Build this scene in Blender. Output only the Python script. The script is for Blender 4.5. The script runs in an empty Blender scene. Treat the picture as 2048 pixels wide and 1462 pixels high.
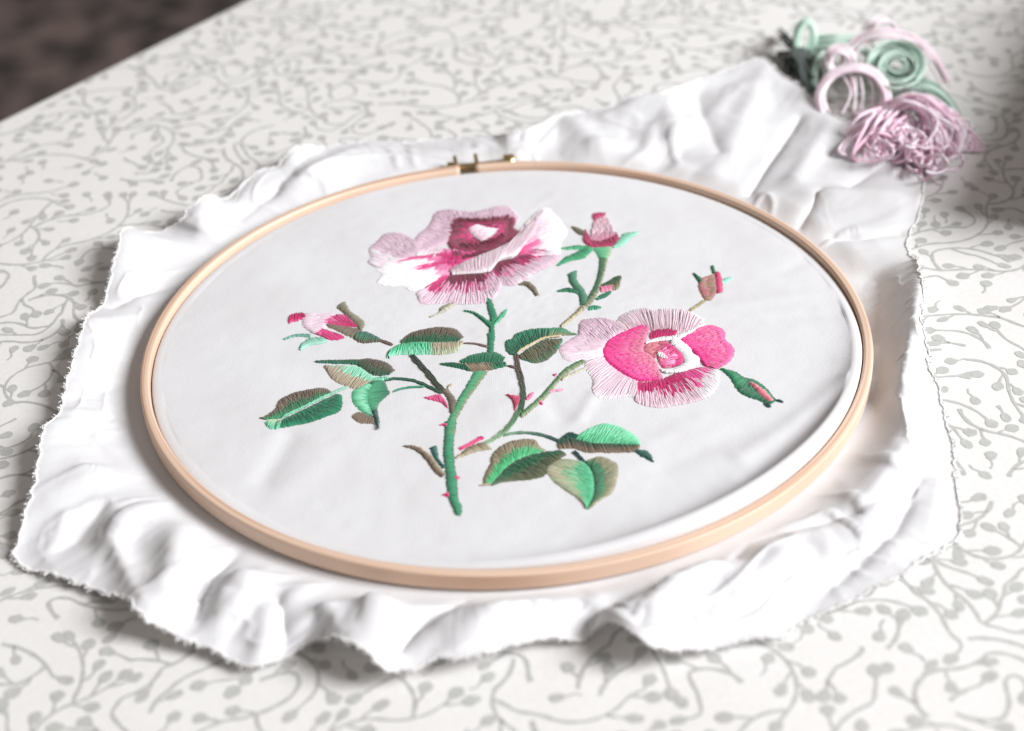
import bpy, math, random
import numpy as np
from mathutils import Matrix, Vector

random.seed(7)
rng = np.random.default_rng(11)
SC = bpy.context.scene
COL = SC.collection

# ------------------------------------------------------------------ camera
CAM = np.array([0.0, -0.39259472, 0.2679842])
RX = np.array([0.99822604, -0.03645774, -0.04707014])
UP = np.array([0.05945844, 0.56960265, 0.81976674])
FW = np.array([0.00307557, 0.82111123, -0.57075992])
FPX = 60.0 / 36.0 * 2048.0
cd = bpy.data.cameras.new('camera')
cam = bpy.data.objects.new('camera', cd)
COL.objects.link(cam)
cam.matrix_world = Matrix(((RX[0], UP[0], -FW[0], CAM[0]), (RX[1], UP[1], -FW[1], CAM[1]),
                           (RX[2], UP[2], -FW[2], CAM[2]), (0, 0, 0, 1)))
cd.lens = 60.0
cd.sensor_width = 36.0
cd.sensor_fit = 'HORIZONTAL'
cd.clip_start = 0.01
cd.clip_end = 60
cd.dof.use_dof = True
cd.dof.focus_distance = 0.462
cd.dof.aperture_fstop = 9.5
cd.dof.aperture_blades = 0
SC.camera = cam

# ------------------------------------------------------------------ light
world = bpy.data.worlds.new('World')
SC.world = world
world.use_nodes = True
bg = world.node_tree.nodes['Background']
bg.inputs['Color'].default_value = (1.0, 0.91, 0.86, 1)
bg.inputs['Strength'].default_value = 0.21


def area_light(name, loc, target, size, power, color):
    ld = bpy.data.lights.new(name, 'AREA')
    ld.shape = 'SQUARE'
    ld.size = size
    ld.energy = power
    ld.color = color
    o = bpy.data.objects.new(name, ld)
    COL.objects.link(o)
    o.location = loc
    o.rotation_euler = (Vector(target) - Vector(loc)).to_track_quat('-Z', 'Y').to_euler()
    return o


area_light('window_light', (2.10, -0.66, 1.50), (0.02, 0.0, 0.0), 1.15, 103.0, (0.965, 0.975, 1.0))

SC.view_settings.view_transform = 'Standard'
SC.view_settings.look = 'None'
SC.view_settings.exposure = 0.24
SC.view_settings.gamma = 1.0
SC.view_settings.use_curve_mapping = False

# ------------------------------------------------------------------ helpers
H = 0.0065          # top of the outer ring above the table
R = 0.1             # outer radius of the hoop
RI = R - 0.0030     # outside of the inner ring (with the cloth over it)


def at(px, py, z=0.0):
    """photo pixel (2048 wide) -> point on the level plane z"""
    d = FW + RX * (px - 1024.0) / FPX - UP * (py - 731.0) / FPX
    s = (z - CAM[2]) / d[2]
    return CAM + d * s


def at_many(P, z):
    P = np.asarray(P, float)
    d = FW[None] + RX[None] * ((P[:, 0] - 1024) / FPX)[:, None] - UP[None] * ((P[:, 1] - 731) / FPX)[:, None]
    s = (z - CAM[2]) / d[:, 2]
    return CAM[None] + d * s[:, None]


def lin(c):
    c = np.asarray(c, float) / 255.0
    return np.where(c <= 0.04045, c / 12.92, ((c + 0.055) / 1.055) ** 2.4)


_LAT = rng.random((256, 256))


def vnoise(x, y):
    """smooth value noise, -1..1"""
    x = np.asarray(x, float) + 1000.0
    y = np.asarray(y, float) + 1000.0
    i = np.floor(x).astype(int)
    j = np.floor(y).astype(int)
    u = x - i
    v = y - j
    u = u * u * u * (u * (6 * u - 15) + 10)
    v = v * v * v * (v * (6 * v - 15) + 10)
    a = _LAT[i % 256, j % 256]
    b = _LAT[(i + 1) % 256, j % 256]
    c = _LAT[i % 256, (j + 1) % 256]
    d = _LAT[(i + 1) % 256, (j + 1) % 256]
    return 2 * ((a * (1 - u) + b * u) * (1 - v) + (c * (1 - u) + d * u) * v) - 1


def sstep(a, b, x):
    t = np.clip((x - a) / (b - a), 0, 1)
    return t * t * (3 - 2 * t)


def mesh_obj(name, verts, faces, mat, parent=None, smooth=True, colors=None, uvs=None):
    me = bpy.data.meshes.new(name)
    me.from_pydata([tuple(map(float, v)) for v in verts], [], [tuple(int(k) for k in f) for f in faces])
    if smooth:
        me.polygons.foreach_set('use_smooth', [True] * len(me.polygons))
    if colors is not None:
        ca = me.color_attributes.new('Col', 'FLOAT_COLOR', 'POINT')
        c4 = np.ones((len(verts), 4), np.float32)
        c4[:, :3] = colors
        ca.data.foreach_set('color', c4.ravel())
    if uvs is not None:
        a = me.attributes.new('flow', 'FLOAT_VECTOR', 'POINT')
        v3 = np.zeros((len(verts), 3), np.float32)
        v3[:, :2] = uvs
        a.data.foreach_set('vector', v3.ravel())
    me.materials.append(mat)
    me.update()
    o = bpy.data.objects.new(name, me)
    COL.objects.link(o)
    if parent is not None:
        o.parent = parent
    return o


def empty(name, loc):
    o = bpy.data.objects.new(name, None)
    o.empty_display_size = 0.01
    COL.objects.link(o)
    o.location = loc
    return o


def tag(o, label=None, cat=None, group=None, kind=None):
    if label:
        o['label'] = label
    if cat:
        o['category'] = cat
    if group:
        o['group'] = group
    if kind:
        o['kind'] = kind
    return o


def new_mat(name):
    m = bpy.data.materials.new(name)
    m.use_nodes = True
    nt = m.node_tree
    b = nt.nodes['Principled BSDF']
    return m, nt, b


def node(nt, t, **kw):
    n = nt.nodes.new(t)
    for k, v in kw.items():
        setattr(n, k, v)
    return n


def ramp(nt, stops):
    r = node(nt, 'ShaderNodeValToRGB')
    e = r.color_ramp.elements
    while len(e) < len(stops):
        e.new(0.5)
    for k, (p, c) in enumerate(stops):
        e[k].position = p
        e[k].color = (*c, 1)
    return r


# ------------------------------------------------------------------ materials
def mat_cloth():
    m, nt, b = new_mat('white cotton')
    tc = node(nt, 'ShaderNodeTexCoord')
    n1 = node(nt, 'ShaderNodeTexNoise')
    n1.inputs['Scale'].default_value = 38
    n1.inputs['Detail'].default_value = 4
    nt.links.new(tc.outputs['Object'], n1.inputs['Vector'])
    r = ramp(nt, [(0.3, (0.765, 0.76, 0.765)), (0.7, (0.825, 0.825, 0.84))])
    nt.links.new(n1.outputs['Fac'], r.inputs['Fac'])
    nt.links.new(r.outputs['Color'], b.inputs['Base Color'])
    # plain weave: two crossed thread directions
    w = []
    for d in ('X', 'Y'):
        q = node(nt, 'ShaderNodeTexWave', wave_type='BANDS', bands_direction=d)
        q.inputs['Scale'].default_value = 560
        q.inputs['Distortion'].default_value = 3.5
        q.inputs['Detail'].default_value = 1
        q.inputs['Detail Scale'].default_value = 0.6
        nt.links.new(tc.outputs['Object'], q.inputs['Vector'])
        w.append(q)
    mx = node(nt, 'ShaderNodeMath', operation='MAXIMUM')
    nt.links.new(w[0].outputs['Fac'], mx.inputs[0])
    nt.links.new(w[1].outputs['Fac'], mx.inputs[1])
    sl = node(nt, 'ShaderNodeTexNoise')
    sl.inputs['Scale'].default_value = 900
    sl.inputs['Detail'].default_value = 2
    nt.links.new(tc.outputs['Object'], sl.inputs['Vector'])
    ad = node(nt, 'ShaderNodeMath', operation='ADD')
    mu = node(nt, 'ShaderNodeMath', operation='MULTIPLY')
    mu.inputs[1].default_value = 0.4
    nt.links.new(mx.outputs[0], mu.inputs[0])
    nt.links.new(mu.outputs[0], ad.inputs[0])
    nt.links.new(sl.outputs['Fac'], ad.inputs[1])
    bp = node(nt, 'ShaderNodeBump')
    bp.inputs['Strength'].default_value = 0.15
    bp.inputs['Distance'].default_value = 0.0003
    nt.links.new(ad.outputs[0], bp.inputs['Height'])
    nt.links.new(bp.outputs[0], b.inputs['Normal'])
    b.inputs['Roughness'].default_value = 0.85
    b.inputs['Sheen Weight'].default_value = 0.15
    b.inputs['Specular IOR Level'].default_value = 0.2
    # thin cotton lets some light through
    tr = node(nt, 'ShaderNodeBsdfTranslucent')
    tr.inputs['Color'].default_value = (0.84, 0.80, 0.76, 1)
    ms = node(nt, 'ShaderNodeMixShader')
    ms.inputs[0].default_value = 0.07
    out = nt.nodes['Material Output']
    nt.links.new(b.outputs[0], ms.inputs[1])
    nt.links.new(tr.outputs[0], ms.inputs[2])
    nt.links.new(ms.outputs[0], out.inputs['Surface'])
    return m


def mat_thread(name, rough=0.5, sheen=0.2, attr=True, color=(1, 1, 1)):
    m, nt, b = new_mat(name)
    if attr:
        a = node(nt, 'ShaderNodeVertexColor')
        a.layer_name = 'Col'
        nt.links.new(a.outputs['Color'], b.inputs['Base Color'])
    else:
        tc = node(nt, 'ShaderNodeTexCoord')
        n = node(nt, 'ShaderNodeTexNoise')
        n.inputs['Scale'].default_value = 260
        nt.links.new(tc.outputs['Object'], n.inputs['Vector'])
        c = np.array(color)
        r = ramp(nt, [(0.3, tuple(c * 0.86)), (0.7, tuple(np.minimum(c * 1.08, 0.95)))])
        nt.links.new(n.outputs['Fac'], r.inputs['Fac'])
        nt.links.new(r.outputs['Color'], b.inputs['Base Color'])
    b.inputs['Roughness'].default_value = rough
    b.inputs['Sheen Weight'].default_value = sheen
    b.inputs['Specular IOR Level'].default_value = 0.35
    return m


def mat_wood():
    m, nt, b = new_mat('beech wood')
    a = node(nt, 'ShaderNodeAttribute')
    a.attribute_name = 'flow'
    mp = node(nt, 'ShaderNodeMapping')
    mp.inputs['Scale'].default_value = (14, 1500, 1)
    nt.links.new(a.outputs['Vector'], mp.inputs['Vector'])
    n = node(nt, 'ShaderNodeTexNoise')
    n.inputs['Scale'].default_value = 1.0
    n.inputs['Detail'].default_value = 5
    n.inputs['Roughness'].default_value = 0.21
    nt.links.new(mp.outputs[0], n.inputs['Vector'])
    r = ramp(nt, [(0.28, (0.60, 0.38, 0.26)), (0.5, (0.75, 0.535, 0.40)), (0.75, (0.83, 0.64, 0.51))])
    nt.links.new(n.outputs['Fac'], r.inputs['Fac'])
    nt.links.new(r.outputs['Color'], b.inputs['Base Color'])
    bp = node(nt, 'ShaderNodeBump')
    bp.inputs['Strength'].default_value = 0.21
    bp.inputs['Distance'].default_value = 0.0002
    nt.links.new(n.outputs['Fac'], bp.inputs['Height'])
    nt.links.new(bp.outputs[0], b.inputs['Normal'])
    b.inputs['Roughness'].default_value = 0.42
    return m


def mat_simple(name, c0, c1, scale, rough, metal=0.0, detail=3):
    m, nt, b = new_mat(name)
    tc = node(nt, 'ShaderNodeTexCoord')
    n = node(nt, 'ShaderNodeTexNoise')
    n.inputs['Scale'].default_value = scale
    n.inputs['Detail'].default_value = detail
    nt.links.new(tc.outputs['Object'], n.inputs['Vector'])
    r = ramp(nt, [(0.35, c0), (0.65, c1)])
    nt.links.new(n.outputs['Fac'], r.inputs['Fac'])
    nt.links.new(r.outputs['Color'], b.inputs['Base Color'])
    b.inputs['Roughness'].default_value = rough
    b.inputs['Metallic'].default_value = metal
    return m


def mat_tablecloth(name, c0, c1, spread=0.2):
    m, nt, b = new_mat(name)
    tc = node(nt, 'ShaderNodeTexCoord')
    n = node(nt, 'ShaderNodeTexNoise')
    n.inputs['Scale'].default_value = 22
    n.inputs['Detail'].default_value = 6
    n.inputs['Roughness'].default_value = 0.65
    nt.links.new(tc.outputs['Object'], n.inputs['Vector'])
    f = node(nt, 'ShaderNodeTexNoise')
    f.inputs['Scale'].default_value = 620
    f.inputs['Detail'].default_value = 2
    nt.links.new(tc.outputs['Object'], f.inputs['Vector'])
    mx = node(nt, 'ShaderNodeMix', data_type='FLOAT')
    mx.inputs[0].default_value = 0.45
    nt.links.new(n.outputs['Fac'], mx.inputs[2])
    nt.links.new(f.outputs['Fac'], mx.inputs[3])
    r = ramp(nt, [(0.5 - spread, c0), (0.5 + spread, c1)])
    nt.links.new(mx.outputs[0], r.inputs['Fac'])
    nt.links.new(r.outputs['Color'], b.inputs['Base Color'])
    bp = node(nt, 'ShaderNodeBump')
    bp.inputs['Strength'].default_value = 0.22
    bp.inputs['Distance'].default_value = 0.0002
    nt.links.new(f.outputs['Fac'], bp.inputs['Height'])
    nt.links.new(bp.outputs[0], b.inputs['Normal'])
    b.inputs['Roughness'].default_value = 0.7
    b.inputs['Specular IOR Level'].default_value = 0.21
    return m


M_CLOTH = mat_cloth()
M_STITCH = mat_thread('embroidery floss', 0.48, 0.25)
M_WOOD = mat_wood()
M_BRASS = mat_simple('brass', (0.50, 0.36, 0.16), (0.72, 0.56, 0.30), 300, 0.32, 1.0)
M_TABLE = mat_tablecloth('cream tablecloth', (0.765, 0.745, 0.72), (0.855, 0.85, 0.83))
M_PRINT = mat_tablecloth('grey green print', (0.44, 0.445, 0.42), (0.59, 0.595, 0.57))
M_FLOOR = mat_simple('dark floor', (0.03, 0.027, 0.027), (0.20, 0.145, 0.13), 24, 0.75, 0.0, 1)
M_FRAY = mat_thread('cotton fray', 0.8, 0.2, False, (0.86, 0.85, 0.84))
M_BOX = mat_simple('dark walnut', (0.028, 0.018, 0.014), (0.06, 0.038, 0.03), 40, 0.5)

# ------------------------------------------------------------------ setting: floor and table
fl = [(-3, -2, -0.72), (3, -2, -0.72), (3, 4, -0.72), (-3, 4, -0.72)]
tag(mesh_obj('floor', fl, [(0, 1, 2, 3)], M_FLOOR, smooth=False), kind='structure')

E0 = at(0, 235)[:2]
E1 = at(480, 0)[:2]
ED = (E1 - E0) / np.linalg.norm(E1 - E0)
EN = np.array([ED[1], -ED[0]])          # into the table


def tab(s, i):
    return E0 + ED * s + EN * i


def build_table():
    # rounded slab: rim profile swept round a rounded rectangle
    x0, x1, y0, y1, rad = -0.55, 0.60, 0.0, 0.80, 0.03
    path = []
    for cx, cy, a0 in ((x1 - rad, y1 - rad, 0), (x0 + rad, y1 - rad, 90), (x0 + rad, y0 + rad, 180), (x1 - rad, y0 + rad, 270)):
        for k in range(9):
            a = math.radians(a0 + 90 * k / 8)
            path.append((cx + rad * math.cos(a), cy + rad * math.sin(a), math.cos(a), math.sin(a)))
    prof = [(-0.0040, 0.0), (-0.0030, -0.00012), (-0.0020, -0.0005), (-0.0010, -0.0013), (-0.0003, -0.0025), (0.0, -0.004), (0.0006, -0.02), (0.002, -0.12), (0.003, -0.20)]
    v, f = [], []
    n = len(path)
    for (o, z) in prof:
        for (x, y, nx, ny) in path:
            p = tab(x + nx * o, y + ny * o)
            v.append((p[0], p[1], z))
    for k in range(len(prof) - 1):
        for i in range(n):
            j = (i + 1) % n
            f.append((k * n + i, (k + 1) * n + i, (k + 1) * n + j, k * n + j))
    f.append(tuple(range(n)))
    t = mesh_obj('tablecloth', v, f, M_TABLE)
    for p in t.data.polygons:
        if len(p.vertices) > 4:
            p.use_smooth = False
    tag(t, kind='structure')
    return t


TABLE = build_table()


def build_print(parent):
    """a meandering leafy vine, grown until it fills the visible cloth; flat ink on the tablecloth"""
    rnd = random.Random(5)
    X0, Y0, X1, Y1 = -0.23, -0.185, 0.25, 0.33
    c = 0.0005
    nx, ny = int((X1 - X0) / c), int((Y1 - Y0) / c)
    occ = np.zeros((nx, ny), bool)

    def mark(x, y, r):
        i, j = int((x - X0) / c), int((y - Y0) / c)
        k = max(1, int(r / c))
        occ[max(0, i - k):i + k + 1, max(0, j - k):j + k + 1] = True

    def free(x, y, r):
        i, j = int((x - X0) / c), int((y - Y0) / c)
        k = max(1, int(r / c))
        if i - k < 0 or j - k < 0 or i + k >= nx or j + k >= ny:
            return False
        d = np.array([x, y]) - E0
        if d @ EN < 0.004:
            return False
        return not occ[i - k:i + k + 1, j - k:j + k + 1].any()

    V, F = [], []
    Z0 = 0.00006
    lay = [0]

    def zed():
        lay[0] += 1
        return Z0 + 0.000018 * (lay[0] % 3000) / 3000

    def ribbon(pts, w0, w1):
        n = len(pts)
        if n < 2:
            return
        b = len(V)
        Z = zed()
        for k, (x, y) in enumerate(pts):
            a = pts[max(0, k - 1)]
            d = pts[min(n - 1, k + 1)]
            tx, ty = d[0] - a[0], d[1] - a[1]
            L = math.hypot(tx, ty) or 1
            w = (w0 + (w1 - w0) * k / (n - 1)) * 0.5 * (1 + 0.18 * math.sin(k * 1.3 + b))
            V.append((x - ty / L * w, y + tx / L * w, Z))
            V.append((x + ty / L * w, y - tx / L * w, Z))
        for k in range(n - 1):
            F.append((b + 2 * k, b + 2 * k + 1, b + 2 * k + 3, b + 2 * k + 2))

    SH = [(0, 0.2), (0.14, 0.62), (0.4, 1.0), (0.68, 0.98), (0.9, 0.6), (1.0, 0.0)]

    def leaf(x, y, h, L, W):
        if (np.array([x + math.cos(h) * L, y + math.sin(h) * L]) - E0) @ EN < 0.0045:
            return
        b = len(V)
        Z = zed()
        ca, sa = math.cos(h), math.sin(h)
        up, dn = [], []
        for (s, w) in SH:
            k = 1 + rnd.uniform(-0.22, 0.22)
            for sg, lst in ((1, up), (-1, dn)):
                lx, ly = s * L, sg * w * W * 0.5 * k
                lst.append((x + lx * ca - ly * sa, y + lx * sa + ly * ca, Z + 0.00002))
        ring = up + dn[::-1][1:]
        V.extend(ring)
        F.append(tuple(range(b, len(V)))[::-1])
        mark(x + ca * L * 0.55, y + sa * L * 0.55, W * 0.62)
        mark(x + ca * L * 0.2, y + sa * L * 0.2, W * 0.4)

    def twig(x, y, h, side):
        L = rnd.uniform(0.0016, 0.0044)
        turn = side * rnd.uniform(0.2, 0.9)
        pts = [(x, y)]
        hh = h + side * rnd.uniform(0.7, 1.15)
        n = 5
        for k in range(n):
            hh -= turn / n * 1.2
            x += math.cos(hh) * L / n
            y += math.sin(hh) * L / n
            pts.append((x, y))
        lx, ly = x + math.cos(hh) * 0.0030, y + math.sin(hh) * 0.0030
        if not free(lx, ly, 0.0014):
            return
        ribbon(pts, 0.00078, 0.0006)
        leaf(x, y, hh, rnd.uniform(0.0034, 0.0045), rnd.uniform(0.0025, 0.0034))
        for p in pts[2:]:
            mark(p[0], p[1], 0.0005)

    queue = []

    def grow(x, y, h, gen):
        pts = [(x, y)]
        cur = rnd.choice((-1, 1)) * rnd.uniform(40, 120)
        run = rnd.uniform(0.012, 0.03)
        st = 0.0011
        delay = []
        since_t, since_b, side = 0.0, 0.0, rnd.choice((-1, 1))
        maxlen = rnd.uniform(0.02, 0.06)
        tot = 0
        twigs = []
        while tot < maxlen:
            ok = False
            for dh in (0, 0.25, -0.25, 0.5, -0.5, 0.8, -0.8):
                hh = h + cur * st + dh
                ax, ay = x + math.cos(hh) * 0.0038, y + math.sin(hh) * 0.0038
                if free(ax, ay, 0.0016):
                    ok = True
                    break
            if not ok:
                break
            h = hh
            x += math.cos(h) * st
            y += math.sin(h) * st
            pts.append((x, y))
            delay.append((x, y))
            if len(delay) > 5:
                p = delay.pop(0)
                mark(p[0], p[1], 0.0009)
            tot += st
            run -= st
            since_t += st
            since_b += st
            if run < 0:
                cur = -math.copysign(rnd.uniform(25, 105), cur)
                run = rnd.uniform(0.010, 0.028)
            if since_t > rnd.uniform(0.0026, 0.0040) and tot > 0.003:
                twigs.append((x, y, h, side))
                side = -side
                since_t = 0
            if since_b > rnd.uniform(0.010, 0.02):
                queue.append((x, y, h + rnd.choice((-1, 1)) * rnd.uniform(0.7, 1.2), gen + 1))
                since_b = 0
        for p in delay:
            mark(p[0], p[1], 0.0009)
        if len(pts) > 3:
            ribbon(pts, 0.0011 if gen == 0 else 0.00095, 0.0007)
            leaf(x, y, h, 0.0042, 0.003)
            for a in twigs:
                twig(*a)

    for k in range(2600):
        x, y = rnd.uniform(X0, X1), rnd.uniform(Y0, Y1)
        if free(x, y, 0.0036):
            queue.append((x, y, rnd.uniform(0, 6.28), 0))
            n = 0
            while queue and n < 4000:
                a = queue.pop(rnd.randrange(len(queue)))
                px = a[0] + math.cos(a[2]) * 0.0032
                py = a[1] + math.sin(a[2]) * 0.0032
                if a[3] == 0 or free(px, py, 0.0014):
                    grow(*a)
                n += 1
    # leaves singly in what gaps remain
    for k in range(5000):
        x, y = rnd.uniform(X0, X1), rnd.uniform(Y0, Y1)
        if free(x, y, 0.0024):
            h = rnd.uniform(0, 6.28)
            ribbon([(x - math.cos(h) * 0.0035, y - math.sin(h) * 0.0035), (x - math.cos(h + .3) * 0.0018, y - math.sin(h + .3) * 0.0018), (x, y)], 0.0006, 0.0005)
            leaf(x, y, h, 0.0038, 0.0029)
    mesh_obj('vine_print', V, F, M_PRINT, parent, smooth=False)


build_print(TABLE)

# ------------------------------------------------------------------ the cloth
TH0 = math.radians(-50)


def ridge(X, Y, segs, sharp=False):
    """sum of soft folds along polylines: (points px, height mm, width mm)"""
    z = np.zeros_like(X)
    for pts, h, w in segs:
        P = at_many(pts, 0.003)[:, :2]
        best = np.full(X.shape, 1e9)
        tt = np.zeros_like(X)
        L = np.r_[0, np.cumsum(np.linalg.norm(np.diff(P, axis=0), axis=1))]
        for k in range(len(P) - 1):
            d = P[k + 1] - P[k]
            t = np.clip(((X - P[k][0]) * d[0] + (Y - P[k][1]) * d[1]) / (d @ d), 0, 1)
            q = np.hypot(X - P[k][0] - t * d[0], Y - P[k][1] - t * d[1])
            m = q < best
            best = np.where(m, q, best)
            tt = np.where(m, (L[k] + t * (L[k + 1] - L[k])) / L[-1], tt)
        w_ = w * 0.001
        if sharp:
            z += 0.92 * h * 0.001 * np.exp(-(np.sqrt(best ** 2 + (0.28 * w_) ** 2) - 0.28 * w_) / (0.85 * w_)) * np.exp(-(best / (3.2 * w_)) ** 2)
        else:
            z += h * 0.001 * np.exp(-(best / w_) ** 2)
    return z


DRUM_FOLDS = [
    ([(1690, 780), (1560, 880), (1480, 930)], 0.45, 3.0), ([(1700, 830), (1600, 900), (1500, 980)], -0.5, 3.0),
    ([(1690, 600), (1600, 605), (1450, 620)], 0.22, 3.0), ([(1690, 640), (1560, 650)], -0.22, 3.0),
    ([(1560, 560), (1640, 520)], -0.18, 3.0), ([(1190, 800), (1160, 850)], 0.35, 2.0), ([(1120, 850), (1100, 800)], -0.3, 3.0),
    ([(580, 890), (530, 970)], -0.45, 3.4), ([(640, 930), (560, 1010)], 0.2, 4.0),
    ([(1060, 435), (1110, 400)], 0.09, 1.8), ([(1000, 830), (1100, 800)], 0.2, 5.0), ([(700, 800), (640, 900)], 0.15, 6.0),
    ([(420, 640), (560, 540)], 0.15, 6), ([(1300, 900), (1400, 850)], 0.2, 3.5), ([(1330, 950), (1480, 880)], -0.25, 3.5),
]


def drum_z(x, y, folds=True):
    x = np.asarray(x, float)
    y = np.asarray(y, float)
    r = np.hypot(x, y)
    th = np.arctan2(y, x)
    lip = -0.0016 + 0.0046 * np.maximum(0, np.cos(th - TH0)) ** 4
    zc = H - 0.0014
    edge = RI - 0.0030
    w = 0.75 * np.exp(-np.maximum(0, edge - r) / 0.0030) + 0.25 * np.exp(-np.maximum(0, edge - r) / 0.012)
    z = zc + (H + lip - zc) * w
    z = z + 0.00012 * vnoise(x * 60, y * 60) + 0.00004 * vnoise(x * 260, y * 260)
    z = z + 0.00005 * vnoise(x * 500, y * 500) * np.exp(-((x - 0.0) ** 2 + (y - 0.01) ** 2) / 0.05 ** 2)
    if folds:
        z = z + ridge(x, y, DRUM_FOLDS) * sstep(0, 0.004, edge - r + 0.003)
    return z


OUTLINE = [(28, 1115, 1), (50, 1040, 4), (75, 960, 5), (92, 850, 7), (120, 838, 5), (128, 790, 5), (150, 720, 6), (170, 650, 7), (180, 632, 4), (215, 605, 2), (218, 575, 5),
           (235, 510, 8), (245, 465, 8), (270, 467, 3), (300, 470, 2), (335, 465, 2), (345, 455, 3), (366, 447, 5), (378, 420, 8), (415, 395, 8), (425, 400, 6), (450, 405, 3), (478, 380, 3),
           (500, 365, 3), (520, 345, 4), (560, 335, 4), (580, 305, 7), (600, 293, 7), (640, 298, 3), (700, 290, 2), (740, 285, 2), (800, 288, 2), (860, 281, 2), (900, 282, 2), (960, 275, 3), (1000, 278, 4),
           (1015, 270, 7), (1050, 260, 8), (1085, 252, 6), (1130, 232, 3), (1160, 228, 2), (1200, 222, 3), (1240, 208, 4), (1285, 190, 7), (1320, 195, 6), (1350, 180, 6), (1400, 162, 5), (1450, 145, 5),
           (1490, 130, 6), (1530, 118, 7), (1545, 138, 6), (1560, 153, 6), (1600, 175, 6), (1640, 215, 5), (1690, 250, 5), (1750, 310, 5), (1800, 340, 4), (1843, 358, 4), (1845, 400, 4), (1835, 440, 3),
           (1818, 470, 3), (1812, 490, 3), (1822, 520, 4), (1835, 560, 7), (1845, 600, 9), (1840, 650, 9), (1850, 700, 7), (1858, 750, 5), (1880, 790, 3), (1885, 830, 2), (1900, 880, 2), (1910, 960, 2),
           (1918, 1050, 1), (1920, 1075, 1), (1880, 1105, 1), (1830, 1130, 2), (1810, 1150, 2), (1760, 1170, 2), (1700, 1205, 1), (1620, 1235, 1), (1570, 1270, 2), (1500, 1280, 2), (1440, 1300, 2), (1400, 1300, 3),
           (1350, 1305, 5), (1300, 1308, 7), (1285, 1285, 9), (1270, 1262, 10), (1230, 1255, 6), (1190, 1262, 1), (1150, 1282, 2), (1100, 1275, 3), (1050, 1290, 4), (1000, 1305, 4), (920, 1330, 4), (880, 1325, 4),
           (830, 1345, 4), (745, 1348, 5), (735, 1318, 8), (700, 1290, 9), (640, 1285, 3), (600, 1298, 1), (580, 1315, 1), (530, 1335, 2), (495, 1338, 2), (440, 1310, 2), (380, 1285, 3), (340, 1265, 4), (290, 1245, 6),
           (276, 1222, 8), (255, 1200, 5), (200, 1180, 2), (110, 1150, 2), (60, 1140, 1)]

SKIRT_FOLDS = [
    ([(350, 990), (260, 1040), (225, 1090), (290, 1230)], 3.2, 3.2), ([(370, 1060), (330, 1220)], 4.5, 6.0), ([(480, 1090), (420, 1150), (390, 1230)], -4.0, 3.2),
    ([(540, 1130), (460, 1200), (430, 1290)], 3.0, 4.5), ([(560, 1210), (575, 1310)], -2.2, 2.2), ([(640, 1160), (540, 1230), (515, 1320)], 3.0, 4.5),
    ([(600, 1140), (500, 1170), (470, 1230)], 2.0, 2.5), ([(660, 1230), (690, 1300)], 3.5, 3.0),
    ([(760, 1210), (745, 1340)], 5.0, 4.2), ([(930, 1195), (860, 1240), (800, 1310)], -3.2, 2.2), ([(1090, 1190), (1000, 1240), (930, 1310)], 5.5, 8.0),
    ([(1340, 1140), (1240, 1195), (1160, 1260)], -5.0, 2.6), ([(1400, 1150), (1320, 1230), (1300, 1300)], 5.5, 5.0), ([(1270, 1240), (1240, 1275)], 3, 4),
    ([(1720, 1025), (1600, 1050), (1500, 1075), (1470, 1110)], -2.0, 2.2), ([(1720, 1120), (1640, 1180), (1570, 1260)], -2.6, 2.6), ([(1560, 1120), (1430, 1240)], 2.5, 7.0),
    ([(1840, 960), (1790, 1060), (1740, 1100)], -2.0, 2.2), ([(1800, 920), (1730, 1010)], 3.0, 6.0), ([(1880, 960), (1860, 1070)], 1.5, 3.0),
    ([(1846, 560), (1825, 680), (1795, 790)], 10.0, 4.6), ([(1745, 560), (1760, 700), (1760, 780)], -3.5, 5.0), ([(1790, 800), (1820, 880)], 3.5, 6.0),
    ([(1670, 475), (1720, 476), (1800, 470)], -2.4, 2.4), ([(1640, 410), (1740, 410), (1830, 415)], 4.0, 6.5), ([(1640, 400), (1600, 450)], -2.0, 2.2),
    ([(1600, 240), (1560, 300), (1500, 385)], -1.7, 2.0), ([(1660, 260), (1590, 370)], 2.6, 6.0), ([(1530, 150), (1480, 260), (1430, 350)], 2.4, 8.0),
    ([(1390, 190), (1410, 250), (1440, 310)], -1.4, 3.5), ([(1330, 200), (1350, 290)], 2.6, 6.0), ([(1690, 270), (1730, 330)], 3.0, 4), ([(1760, 340), (1700, 380)], -2.0, 3),
    ([(1130, 240), (1190, 300)], 3.0, 7.0), ([(1065, 262), (1040, 295)], -3.0, 2.0), ([(960, 285), (1000, 310)], 1.5, 4.0), ([(720, 300), (600, 370)], 2.2, 6), ([(640, 310), (540, 390)], -1.5, 3.0),
    ([(430, 410), (450, 450)], -2.0, 2.0), ([(405, 400), (410, 470)], 3.5, 3.5), ([(520, 350), (470, 420)], 2.0, 4.0), ([(480, 440), (560, 380)], -1.2, 2.0),
    ([(400, 545), (300, 580), (225, 612)], -2.8, 2.0), ([(420, 500), (310, 500), (240, 480)], 3.2, 5.0), ([(360, 590), (250, 640), (190, 660)], 2.6, 4.0),
    ([(260, 700), (180, 720)], 1.8, 5.0), ([(250, 760), (150, 810)], -1.5, 2.8), ([(190, 835), (110, 845)], 2.6, 3.0), ([(180, 845), (230, 830), (270, 850)], -1.8, 2.2),
    ([(300, 930), (180, 960), (100, 1000)], 1.8, 6.0), ([(200, 1020), (150, 1080), (60, 1120)], -1.4, 3.0), ([(130, 1040), (90, 1110)], 1.2, 3.0),
]


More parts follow.
